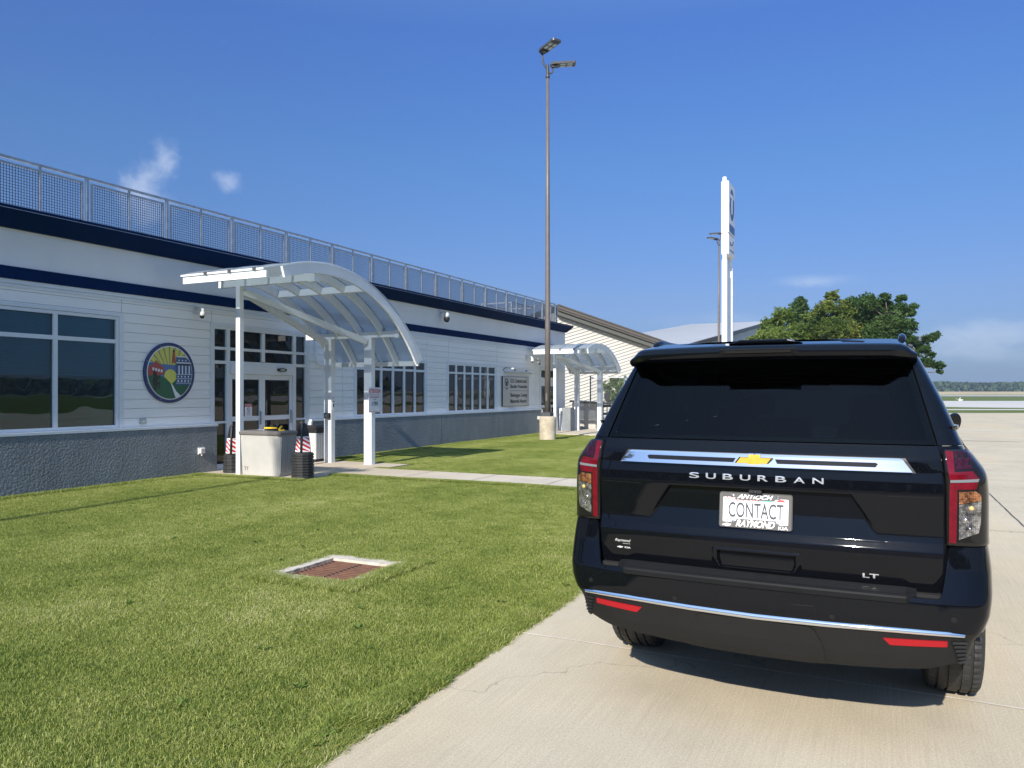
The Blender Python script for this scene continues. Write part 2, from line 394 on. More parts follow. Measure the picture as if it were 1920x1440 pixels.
def mat_blade():
    m, nt, b = new_mat('grass_blades')
    at = nt.nodes.new('ShaderNodeAttribute'); at.attribute_name = 'bl'
    big = noise_node(nt, 0.55, 4, 0.6, 'World', (1.0, .7, 1)); mid = noise_node(nt, 3.2, 4, 0.6, 'World')
    track = noise_node(nt, 1.1, 3, 0.5, 'World', (1.0, .08, 1)); oi = nt.nodes.new('ShaderNodeObjectInfo')
    t = mt(nt, 'ADD', mt(nt, 'MULTIPLY', at.outputs['Fac'], 0.46), mt(nt, 'ADD', mt(nt, 'MULTIPLY', big, 0.42), mt(nt, 'MULTIPLY', mid, 0.30)))
    t = mt(nt, 'ADD', t, mt(nt, 'ADD', mt(nt, 'MULTIPLY', track, 0.16), mt(nt, 'MULTIPLY', oi.outputs['Random'], 0.05)))
    t = mt(nt, 'SUBTRACT', t, 0.11)
    c = ramp(nt, t, [(0.28, (0.055,0.105,0.018)), (0.48, (0.168,0.232,0.036)), (0.66, (0.345,0.395,0.085)), (0.80, (0.50,0.50,0.17)), (0.92, (0.72,0.66,0.40))])
    nt.links.new(c, b.inputs['Base Color']); b.inputs['Roughness'].default_value = 0.5; b.inputs['Specular IOR Level'].default_value = 0.35
    out = nt.nodes['Material Output']
    tl = nt.nodes.new('ShaderNodeBsdfTranslucent'); nt.links.new(c, tl.inputs[0])
    mx = nt.nodes.new('ShaderNodeMixShader'); mx.inputs[0].default_value = 0.35
    nt.links.new(b.outputs[0], mx.inputs[1]); nt.links.new(tl.outputs[0], mx.inputs[2]); nt.links.new(mx.outputs[0], out.inputs['Surface'])
    return m
M['blade'] = mat_blade()
M['rust'] = plain('rusty_iron', (0.150,0.066,0.034), 0.75, var=0.25, scale=12, bmp=0.4, bscale=70)
M['darkhole'] = plain('dark_drain_hollow', (0.01,0.009,0.008), 0.9, var=0.2)
M['roughconc'] = plain('cast_concrete', (0.44,0.38,0.28), 0.9, var=0.28, scale=3.5, bmp=0.5, bscale=35)
M['collar'] = plain('worn_concrete_collar', (0.52,0.46,0.37), 0.9, var=0.22, scale=10, bmp=0.6, bscale=45)

def text_mesh(txt, size, mat, name, parent, place, depth=0.002, sx=1.0, align='CENTER', shear=0.0, spacing=1.0, bold=0.0, loc=None):
    """place(u, v, w): text plane -> space; text as real thin raised letters"""
    cu = bpy.data.curves.new(name, 'FONT'); cu.body = txt; cu.size = size; cu.extrude = depth / 2; cu.align_x = align; cu.align_y = 'CENTER'
    cu.shear = shear; cu.space_character = spacing; cu.offset = bold
    to = bpy.data.objects.new(name, cu); COL.objects.link(to)
    dg = bpy.context.evaluated_depsgraph_get(); me = bpy.data.meshes.new_from_object(to.evaluated_get(dg))
    COL.objects.unlink(to); bpy.data.objects.remove(to)
    for v in me.vertices: v.co = place(v.co.x * sx, v.co.y, v.co.z + depth / 2)
    me.materials.clear(); me.materials.append(mat); me.name = name
    o = bpy.data.objects.new(name, me); COL.objects.link(o)
    if parent is not None: o.parent = parent
    if loc is not None: o.location = loc
    return o
# ------------------------------------------------------------------ ground, paving, far field
F = -12.65              # plane of the siding
LAWN_EDGE = -2.25
def sheet(name, poly, z, mat, kind='structure', thick=None):
    mb = MB(); n = len(poly)
    if thick: mb.prism(poly, lambda u, v, d: (u, v, d), z - thick, z)
    else: mb.add([(x, y, z) for x, y in poly], [tuple(range(n))])
    return tag(mb.build(name, mat), kind=kind)
g = 4500
sheet('ground', [(-g,-g),(g,-g),(g,g),(-g,g)], -0.10, M['ground'])
# near lawn is a gently uneven grid
def lawn_h(x, y):
    return 0.018 * mnoise.noise(Vector((x*.35, y*.35, 2))) - 0.035
def rough_edge(y):
    return 0.025 * mnoise.noise(Vector((y*1.7, 3.1, 0))) + 0.012 * mnoise.noise(Vector((y*7, 9.1, 0)))
mb = MB(); xs = np.linspace(-12.6, LAWN_EDGE + .03, 44); ys = np.linspace(-10, 50, 160)
mb.add([(x, y, lawn_h(x, y)) for y in ys for x in xs], [(j*44+i, j*44+i+1, (j+1)*44+i+1, (j+1)*44+i) for j in range(159) for i in range(43)], True)
tag(mb.build('lawn', M['ground']), kind='structure')

# concrete drive and apron, its joints, a broken edge against the turf
edge = [(LAWN_EDGE + rough_edge(y), y) for y in np.linspace(-30, 50, 500)]
edge = [e for e in edge if e[1] > -0.4]
sheet('driveway', edge + [(LAWN_EDGE, 62.0), (34, 62), (34, -0.4), (LAWN_EDGE, -0.4)], 0.0, M['drive'], thick=0.2)
sheet('unseen_road', [(-60, -34), (34, -34), (34, -0.41), (LAWN_EDGE, -0.41), (LAWN_EDGE, -9.9), (-60, -9.9)], -0.004, M['asphalt'], thick=0.2)  # unseen dark ground, added to darken reflections in the car paint
ap = [LD(-14, 59.3), LD(160, 59.3), LD(160, 64.0), LD(-14, 64.0)]
sheet('apron', [(LAWN_EDGE, 30.0), tuple(LD(-1.5, 60.0))[:2], tuple(LD(88, 60.0))[:2], (34, 30)], 0.008, M['drive'])
mb = MB()
def strip(p, q, w, z, wob=0.006):
    p, q = Vector(p), Vector(q); L = (q-p).length; n = max(2, int(L/.12)); d = (q-p).normalized(); a = Vector((-d.y, d.x, 0)); vs = []
    for i in range(n+1):
        c = p + (q-p)*i/n + a*wob*mnoise.noise(Vector((i*.31, p.x, p.y)))*2
        ww = w*(1 + .45*mnoise.noise(Vector((i*.5, p.y, 5))))
        vs += [(c.x+a.x*ww/2, c.y+a.y*ww/2, z), (c.x-a.x*ww/2, c.y-a.y*ww/2, z)]
    mb.add(vs, [(2*i, 2*i+1, 2*i+3, 2*i+2) for i in range(n)])
for y in (4.70, -0.3):
    strip((LAWN_EDGE+.02, y, 0), (40, y+.02, 0), 0.017, 0.004)
tag(mb.build('sealed_joints', M['joint']), kind='structure')
mb = MB()
for y in (10.6, 16.7, 23.0, 35.0, 47.0): strip((LAWN_EDGE+.02, y, 0), (60, y, 0), 0.010, 0.012, .004)
for x in (1.55, 6.2, 11.0, 16.0): strip((x, 4.75 if x < 2 else -12, 0), (x, 61, 0), 0.011, 0.012, .004)
tag(mb.build('open_joints', M['dkjoint']), kind='structure')

# door pad and path to the drive; second pad and path
PAD = [(-12.65,11.15),(-9.95,11.15),(-9.95,12.32),(LAWN_EDGE-.01,12.32),(LAWN_EDGE-.01,13.58),(-9.75,13.58),(-9.75,14.65),(-12.65,14.65)]
sheet('path', PAD, 0.0, M['path'], thick=0.2)
mb = MB(); strip((-9.95, 12.32, 0), (-9.95, 13.58, 0), .012, .004)
for x in (-8.4, -6.9, -5.4, -3.9): strip((x, 12.32, 0), (x, 13.58, 0), .012, .004)
strip((-12.5, 12.9, 0), (-9.95, 12.9, 0), .012, .004)
tag(mb.build('path_joints', M['dkjoint']), kind='structure')
PAD2 = [(-12.65,28.0),(LAWN_EDGE-.01,28.0),(LAWN_EDGE-.01,29.6),(-9.6,29.6),(-9.6,33.5),(-12.65,33.5)]
sheet('path.001', PAD2, 0.0, M['path'], thick=0.2)

# land beyond the apron, in bands across the view
def band(name, d0, d1, l0, l1, z0, z1, mat, kind='structure'):
    p = [LD(l0, d0, z0), LD(l1, d0, z0), LD(l1*1.0, d1, z1), LD(l0, d1, z1)]
    mb = MB(); mb.add(p, [(0,1,2,3)]); return tag(mb.build(name, mat), kind=kind)
band('apron_edge_line', 59.6, 60.6, 10, 170, .012, .012, M['farconc'])
band('grass_verge', 60.6, 71, -6, 400, -0.02, 0.0, M['ground'])
band('connecting_taxiway', 71, 78, -6, 400, 0.004, 0.004, M['farconc'])
pts = [LD(20, 76, .012), LD(41, 76, .012), LD(53, 75, .012), LD(62, 75.5, .012), LD(50, 84, .012), LD(47, 97, .012), LD(40, 111, .012), LD(10, 114, .012)]
mb = MB(); mb.add(pts, [tuple(range(len(pts)))]); tag(mb.build('grass_wedge', M['ground']), kind='structure')
pts = [LD(20, 78, .006), LD(400, 78, .006), LD(400, 142, .006), LD(20, 150, .006)]
mb = MB(); mb.add(pts, [(0,1,2,3)]); tag(mb.build('taxiway', M['farconc']), kind='structure')
band('runway', 330, 440, -400, 900, 0.02, 0.02, M['farconc'])
band('straw_field', 560, 820, -900, 1500, 0.0, 3.2, M['straw'])
band('field_rise', 818, 1500, -1500, 2500, 3.1, 3.6, M['ground'])

def canopy_mass(name, path, depth, hmin, hmax, n, size, label=None, base=0.0):
    """a far wood read as one mass: thousands of leaf clumps over a wandering row"""
    V, Fc = [], []
    L = len(path) - 1
    for i in range(n):
        t = RNG.random() * L; k = int(t); p = path[k].lerp(path[k+1], t - k)
        h = hmin + (hmax - hmin) * (0.5 + 0.5 * mnoise.noise(Vector((p.x*.018, p.y*.018, 1)))) * (0.72 + 0.4 * mnoise.noise(Vector((p.x*.09, p.y*.09, 4))))
        h += (hmax-hmin)*.10*mnoise.noise(Vector((p.x*.4, p.y*.4, 7)))
        z = h * (RNG.random() ** 0.6)
        off = Vector(((RNG.random()-.5)*depth, (RNG.random()-.5)*depth, 0)) * (1 - 0.5*z/max(h, .1))
        c = p + off + Vector((0, 0, z + base)); s = size * (0.6 + RNG.random()*.8)
        a = Vector(RNG.normal(size=3)).normalized(); b = a.orthogonal().normalized(); cc = a.cross(b)
        o = len(V); V += [c + b*s, c + cc*s*.8, c - b*s, c - cc*s*.8]; Fc.append((o, o+1, o+2, o+3))
    mb = MB(); mb.v = [tuple(v) for v in V]; mb.f = Fc; mb.m = [0]*len(Fc); mb.sm = [False]*len(Fc)
    o = mb.build(name, M['farveg']); return tag(o, label, 'woodland', kind='stuff')
canopy_mass('far_wood', [LD(l, 800 + 20*math.sin(l*.01)) for l in range(-300, 900, 40)], 30, 6.5, 13.5, 26000, 2.2, 'long dark tree line beyond the airfield at the horizon', 2.8)
# the same landscape closes the horizon behind the photographer and to the right
canopy_mass('far_wood', [LD(900*math.cos(a), 900*math.sin(a)) for a in np.linspace(R(30), R(-150), 40)], 40, 9, 24, 26000, 3.6, 'dark woodland far off to the right of the apron', 0)
pts = [LD(l, 3200, 0) for l in range(-2600, 3400, 200)]
mb = MB(); vs = []
for i, p in enumerate(pts):
    h = 34 + 9*mnoise.noise(Vector((i*.35, 0, 0)))
    vs += [(p.x, p.y, -1), (p.x + LD(0, 260).x, p.y + LD(0, 260).y, h), (p.x + LD(0, 900).x, p.y + LD(0, 900).y, -1)]
mb.add(vs, [(3*i+k, 3*i+3+k, 3*i+4+k, 3*i+1+k) for i in range(len(pts)-1) for k in (0, 1)], True)
tag(mb.build('hills', M['hill']), kind='structure')

# ------------------------------------------------------------------ terminal building
B = thing('terminal_building', 'long single storey white clapboard building with navy bands and grey rendered base', 'building', (F, 10, 0))
BL = (F, 10, 0)
def bpart(mb, name, mat, parent=None):
    """build in world coordinates, then hang on the building empty"""
    mb.v = [(x - BL[0], y - BL[1], z - BL[2]) for x, y, z in mb.v]
    return mb.build(name, mat, parent or B)
Y0, Y1 = -5.0, 31.35
OPEN = [(4.68, 9.52, 0.985, 3.08), (11.60, 14.55, 0.0, 3.07), (16.40, 19.93, 0.985, 2.62), (21.20, 24.64, 0.985, 2.62), (28.60, 30.45, 0.0, 2.66)]
def spans(z0, z1):
    cuts = sorted([(a, b) for a, b, c, d in OPEN if c < z1 - 1e-4 and d > z0 + 1e-4]); y = Y0; out = []
    for a, b in cuts:
        if a > y: out.append((y, a))
        y = b
    out.append((y, Y1)); return out
mb = MB()
zb = [0.985 + .178*k for k in range(-6, 15)]
zb = [z for z in zb if z < 3.42]
JO = [9.49, 11.593, 19.961, 21.277, 24.731, 2.1, 15.9, 28.1]
for k, z in enumerate(zb):
    z0, z1 = max(z, 0.0), min(z + .178, 3.42)
    if z1 <= 0: continue
    # split rows wherever an opening starts or ends inside the board
    zs = sorted({z0, z1} | {e for o in OPEN for e in o[2:] if z0 < e < z1})
    for a, b in zip(zs, zs[1:]):
        for (y0, y1) in spans(a, b):
            cuts = [y0] + [j for j in sorted(JO) if y0 + .05 < j < y1 - .05] + [y1]
            for p, q in zip(cuts, cuts[1:]):
                p2, q2 = p + (.005 if p in JO else 0), q - (.005 if q in JO else 0)
                b2 = b - (0.0075 if b == z1 else 0)
                xb, xt = F, F - .002
                mb.add([(xb,p2,a),(xb,q2,a),(xt,q2,b2),(xt,p2,b2),(F-.03,p2,a),(F-.03,q2,a),(F-.03,q2,b2),(F-.03,p2,b2)],
                       [(0,1,2,3),(4,7,6,5),(0,4,5,1),(3,2,6,7),(0,3,7,4),(1,5,6,2)])
bpart(mb, 'clapboard_siding', M['siding'])
mb = MB()
# solid wall behind the boards, side walls, back wall, roof deck, floor
for (z0, z1) in [(0,.985),(.985,2.62),(2.62,2.66),(2.66,3.07),(3.07,3.08),(3.08,3.45)]:
    for (y0, y1) in spans(z0, z1): mb.box((F-.20, y0, z0), (F-.032, y1, z1))
mb.box((-28, Y1-.15, 0), (F-.21, Y1, 4.3)); mb.box((-28, Y0, 0), (F-.21, Y0+.15, 4.3)); mb.box((-28, Y0+.16, 0), (-27.8, Y1-.16, 4.3))
bpart(mb, 'wall', M['siding'])
mb = MB(); mb.box((-27.9, Y0+.1, 4.30), (F-.05, Y1-.05, 4.5)); bpart(mb, 'roof', M['roofmetal'])
mb = MB(); mb.box((F-.2, Y0, 3.68), (F-.004, Y1+.004, 4.30)); mb.box((-28, Y1-.1, 3.68), (F-.2, Y1+.004, 4.30)); bpart(mb, 'stucco_band', M['stucco'])
mb = MB(); mb.box((F-.2, Y0, 3.475), (F+.035, Y1+.03, 3.678)); mb.box((-28, Y1-.05, 3.475), (F-.2, Y1+.03, 3.678)); bpart(mb, 'navy_stripe', M['navy'])
mb = MB(); mb.box((F-.1, Y0, 3.405), (F+.02, Y1+.015, 3.473)); mb.box((F-.1, Y0, 3.345), (F+.010, Y1+.010, 3.40)); bpart(mb, 'frieze_board', M['trim'])
# cornice: slopes out to a lip, with a sheet-metal cap
mb = MB()
prof = [(F-.02, 4.288), (F+.06, 4.296), (F+.29, 4.53), (F+.30, 4.60), (F+.27, 4.605), (F-.35, 4.66), (F-.38, 4.5), (F-.02, 4.5)]
yl = [Y0 + i*3.05 for i in range(12)] + [Y1+.27]
for a, b in zip(yl, yl[1:]):
    r0 = [(x, a + .002, z) for x, z in prof]; r1 = [(x, b - .002, z) for x, z in prof]
    if b == yl[-1]: r1 = [(x, Y1 + max(0, (x - F)) * .9, z) for x, z in prof]
    mb.loft([r0, r1], caps=True)
bpart(mb, 'cornice', M['navy'])
mb = MB(); mb.box((F+.302, Y0, 4.545), (F+.306, Y1+.27, 4.552)); bpart(mb, 'cornice_edge', M['galv'])
mb = MB()
for (a, b) in [(Y0, 11.62), (14.58, 28.50)]:
    ys_ = [a, b] if a < 0 else [a, 20.64, 20.66, b]
    for p, q in list(zip(ys_, ys_[1:]))[::2]: mb.box((F-.02, p, -.12), (F+.12, q, .937))
mb.box((F+.25, 30.35, 0), (F+.65, 30.80, .99))
bpart(mb, 'rendered_base', M['wains'])
mb = MB()
for (a, b) in [(Y0, 11.65), (14.55, 28.53)]: mb.box((F-.02, a, .938), (F+.128, b, .983))
mb.box((F-.01, 14.52, 0), (F+.14, 14.578, .937)); mb.box((F-.01, 28.502, 0), (F+.14, 28.55, .937)); mb.box((F+.14, 30.35, 0), (F+.248, 30.42, .97))
bpart(mb, 'sill_coping', M['trim'])
# rooms: floor, ceiling, back wall, a few partitions
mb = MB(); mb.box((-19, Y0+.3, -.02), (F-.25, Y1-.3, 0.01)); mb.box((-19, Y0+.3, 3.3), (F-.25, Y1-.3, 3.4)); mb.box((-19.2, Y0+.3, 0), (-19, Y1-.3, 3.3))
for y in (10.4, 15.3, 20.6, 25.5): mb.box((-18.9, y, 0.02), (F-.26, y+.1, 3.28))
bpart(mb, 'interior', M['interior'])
mb = MB(); mb.box((-15.4, 12.75, 0.02), (-15.1, 12.98, 2.4)); mb.box((-14.9, 13.35, .02), (-14.6, 13.55, 1.9)); mb.box((-15.8, 12.0, .02), (-15.5, 12.3, 1.5)); bpart(mb, 'lobby_column', M['white'])

def window(y0, y1, z0, z1, cols, rows, fr=.05, blind=None):
    """frame bars round and between panes; every pane its own sub-part"""
    xo, xi = F + .012, F - .07
    mb = MB()
    mb.box((xi, y0, z0), (xo, y0+fr, z1)); mb.box((xi, y1-fr, z0), (xo, y1, z1))
    mb.box((xi, y0+fr, z1-fr), (xo-.002, y1-fr, z1)); mb.box((xi, y0+fr, z0), (xo-.002, y1-fr, z0+fr))
    cs = [c for c in cols]; rs = [r for r in rows]
    for (a, b) in cs: mb.box((xi, a, z0+fr), (xo-.004, b, z1-fr))
    ye = [y0+fr] + [v for c in cs for v in c] + [y1-fr]
    for (a, b) in rs:
        for k in range(0, len(ye), 2): mb.box((xi, ye[k], a), (xo-.006, ye[k+1], b))
    w = bpart(mb, 'window', M['trim'])
    ze = [z0+fr] + [v for r in rs for v in r] + [z1-fr]
    for k in range(0, len(ye), 2):
        for j in range(0, len(ze), 2):
            p = MB(); p.box((F-.034, ye[k], ze[j]), (F-.028, ye[k+1], ze[j+1])); bpart(p, 'pane', M['glass'], w)
    if blind:
        p = MB(); n = int((z1 - fr - blind) / .028)
        for i in range(n):
            z = z1 - fr - .01 - i*.028
            p.add([(F-.11, y0+fr+.02, z), (F-.11, y1-fr-.02, z), (F-.130, y1-fr-.02, z-.024), (F-.130, y0+fr+.02, z-.024)], [(0,1,2,3)])
        bpart(p, 'blind', M['blind'], w)
    return w
window(4.70, 9.425, 0.986, 3.035, [(8.196-1.17*k, 8.274-1.17*k) for k in (2,1,0)], [(2.541, 2.612)], .058, blind=1.93)
for (ya_, yb_, wl, wr, z0_, zt_, hd) in [(4.60,9.52,.095,.09,.985,3.04,.06),(16.38,19.96,.04,.06,.985,2.60,.06),(21.17,24.68,.05,.07,.985,2.60,.06),(11.55,14.62,.048,.10,.0,3.05,.07),(28.55,30.52,.05,.07,.0,2.64,.08)]:
    mb = MB(); mb.prism([(ya_,z0_ if ya_ != 11.55 and ya_ != 28.55 else .986),(ya_+wl,z0_ if ya_ != 11.55 and ya_ != 28.55 else .986),(ya_+wl,zt_),(yb_-wr,zt_),(yb_-wr,z0_),(yb_,z0_),(yb_,zt_+hd),(ya_,zt_+hd)], lambda u, v, d: (d, u, v), F-.012, F+.019)
    bpart(mb, 'casing', M['trim'])

window(16.42, 19.90, 0.986, 2.60, [(16.985+.57*k, 17.07+.57*k) for k in range(5)], [(2.262, 2.33)], .062)
window(21.22, 24.61, 0.986, 2.60, [(21.72+.558*k, 21.815+.558*k) for k in range(5)], [(2.258, 2.318)], .062)

# entrance: fixed glazing round a pair of sliding doors
mb = MB(); xo, xi = F + .01, F - .09
V_ = [(11.60,11.66),(11.985,12.082),(14.035,14.135),(14.462,14.55)]
for a, b in V_: mb.box((xi, a, 0), (xo, b, 3.05))
mb.box((xi, 13.02, 2.33), (xo-.002, 13.118, 2.98))
for a, b in ((2.988,3.05),(2.552,2.612),(2.252,2.32)):
    for p, q in ((11.66,11.985),(12.082,13.02),(13.118,14.035),(14.135,14.462)):
        mb.box((xi, p, a), (xo-.003, q, b))
for p, q in ((13.02,13.118),):
    mb.box((xi, p, 2.252), (xo-.003, q, 2.32)); mb.box((xi, p, 2.988), (xo-.003, q, 3.05))
for p, q in ((11.66,11.985),(14.135,14.462)):
    for a, b in ((.0,.12),(.982,1.03)): mb.box((xi, p, a), (xo-.003, q, b))
mb.box((xi+.01, 12.082, 2.045), (xo+.03, 14.035, 2.25))
fr_ = bpart(mb, 'storefront_frame', M['trim'])
for p, q in ((11.66,11.985),(12.082,13.02),(13.118,14.035),(14.135,14.462)):
    for a, b in ((2.612,2.988),(2.32,2.552)):
        m2 = MB(); m2.box((F-.045, p, a), (F-.038, q, b)); bpart(m2, 'pane', M['glass'], fr_)
for p, q in ((11.66,11.985),(14.135,14.462)):
    for a, b in ((1.03,2.252),(.12,.982)):
        m2 = MB(); m2.box((F-.045, p, a), (F-.038, q, b)); bpart(m2, 'pane', M['glass'], fr_)
def door(y0, y1, h=2.04):
    m1 = MB(); st = .085
    m1.box((F-.07, y0, .01), (F-.02, y0+st, h)); m1.box((F-.07, y1-st, .01), (F-.02, y1, h))
    for a, b in ((.01,.22),(1.013,1.115),(h-.11,h)): m1.box((F-.07, y0+st, a), (F-.022, y1-st, b))
    d = bpart(m1, 'door', M['trim'])
    for a, b in ((.22,1.013),(1.115,h-.11)):
        m2 = MB(); m2.box((F-.050, y0+st, a), (F-.044, y1-st, b)); bpart(m2, 'pane', M['glass'], d)
    m3 = MB(); m3.box((F-.019, y1-st+.02, .92), (F+.012, y1-st+.05, 1.22)); bpart(m3, 'handle', M['galv'], d)
    return d
door(12.084, 13.055); door(13.060, 14.033)
# second entrance
mb = MB()
for a, b in ((28.60,28.70),(30.35,30.45)): mb.box((xi, a, 0), (xo, b, 2.64))
for a, b in ((2.56,2.64),(2.02,2.25)): mb.box((xi, 28.70, a), (xo-.003, 30.35, b))
f2 = bpart(mb, 'storefront_frame', M['trim'])
m2 = MB(); m2.box((F-.045, 28.70, 2.25), (F-.038, 30.35, 2.56)); bpart(m2, 'pane', M['glass'], f2)
door(28.70, 29.52, 2.02); door(29.53, 30.35, 2.02)

# ------------------------------------------------------------------ roof railing
rail = thing('roof_railing', 'galvanised mesh guard rail running along the flat roof edge', 'railing', (-12.95, 10, 4.5))
def rp(mb, name, mat, parent=None):
    mb.v = [(x + 12.95, y - 10, z - 4.5) for x, y, z in mb.v]; return mb.build(name, mat, parent or rail)
XR = -12.95; P0 = 9.017; PT = 1.708
posts = [P0 + PT*k for k in range(-7, 13)]
mb = MB(); mb.box((XR-.022, -4, 5.495), (XR+.022, 30.93, 5.54)); rp(mb, 'top_rail', M['galv'])
pmesh = None; fmesh = None
mb = MB(); mb.box((XR-.025, -.026, 4.5), (XR+.025, .026, 5.494)); post0 = rp(mb, 'post', M['galv']); 
def dupe(o, dy, parent):
    c = o.copy(); COL.objects.link(c); c.parent = parent; c.location = (o.location.x, o.location.y + dy, o.location.z); return c
base0 = -10
# one framed mesh panel, spanning one bay
mb = MB(); a, b = .075, PT - .075
mb.box((XR-.016, a, 4.62), (XR+.016, a+.036, 5.44)); mb.box((XR-.016, b-.036, 4.62), (XR+.016, b, 5.44))
mb.box((XR-.016, a+.036, 5.40), (XR+.016, b-.036, 5.44)); mb.box((XR-.016, a+.036, 4.62), (XR+.016, b-.036, 4.66))
mb.box((XR-.014, PT/2-.016, 4.50), (XR+.02, PT/2+.016, 5.494))
pan0 = rp(mb, 'panel_frame', M['galv'])
mb = MB(); w = .0042
y = a + .036 + .047
while y < b - .04:
    mb.box((XR-w, y-w, 4.66), (XR+w, y+w, 5.40)); y += .0475
z = 4.66 + .047
while z < 5.39:
    mb.box((XR-w*.8+.004, a+.036, z-w), (XR+w*.8+.004, b-.036, z+w)); z += .0475
wire0 = rp(mb, 'wire_mesh', M['galvwire'], pan0)
for k, p in enumerate(posts):
    if k == 0:
        post0.location.y += p; pan0.location.y += p
    else:
        dupe(post0, p - posts[0], rail)
        c = dupe(pan0, p - posts[0], rail); wv = wire0.copy(); COL.objects.link(wv); wv.parent = c
mb = MB(); mb.box((XR-.025, 30.88, 4.5), (XR+.025, 30.93, 5.494)); rp(mb, 'post', M['galv'])
# return leg at the far end of the roof
mb = MB()
mb.box((-17, 30.885, 5.495), (XR-.022, 30.925, 5.54)); mb.box((-17, 30.89, 5.40), (XR-.03, 30.92, 5.44))
for x in (-14.6, -16.2): mb.box((x-.025, 30.88, 4.5), (x+.025, 30.93, 5.494))
for i in range(60): mb.box((XR-.1-i*.0675-w, 30.9-w, 4.66), (XR-.1-i*.0675+w, 30.9+w, 5.40))
for i in range(11): mb.box((-17, 30.903-w, 4.70+i*.066-w), (XR-.03, 30.903+w, 4.70+i*.066+w))
rp(mb, 'return_panel', M['galvwire'])
# wire cage round the roof hatch near the far corner
cg = thing('roof_hatch_cage', 'small galvanised wire cage standing behind the railing at the roof end', 'cage', (-14.4, 29.2, 4.5))
mb = MB()
for x in (-.7, .7):
    for y in (-1.1, 0, 1.1): mb.box((x-.02, y-.02, 0), (x+.02, y+.02, .82))
mb.box((-.72,-1.12,.82),(.72,-1.08,.86)); mb.box((-.72,1.08,.82),(.72,1.12,.86)); mb.box((-.72,-1.08,.82),(-.68,1.08,.86)); mb.box((.68,-1.08,.82),(.72,1.08,.86))
mb.build('frame', M['galv'], cg)
mb = MB()
for i in range(30): mb.box((.698, -1.06+i*.073, .02), (.702, -1.056+i*.073, .82)); 
for i in range(19): mb.box((-.66+i*.073, -1.102, .02), (-.656+i*.073, -1.098, .82))
for i in range(11): mb.box((.696, -1.08, .05+i*.073), (.700, 1.08, .054+i*.073)); mb.box((-.68, -1.10, .05+i*.073), (.68, -1.096, .054+i*.073))
mb.build('wire_mesh', M['galvwire'], cg)

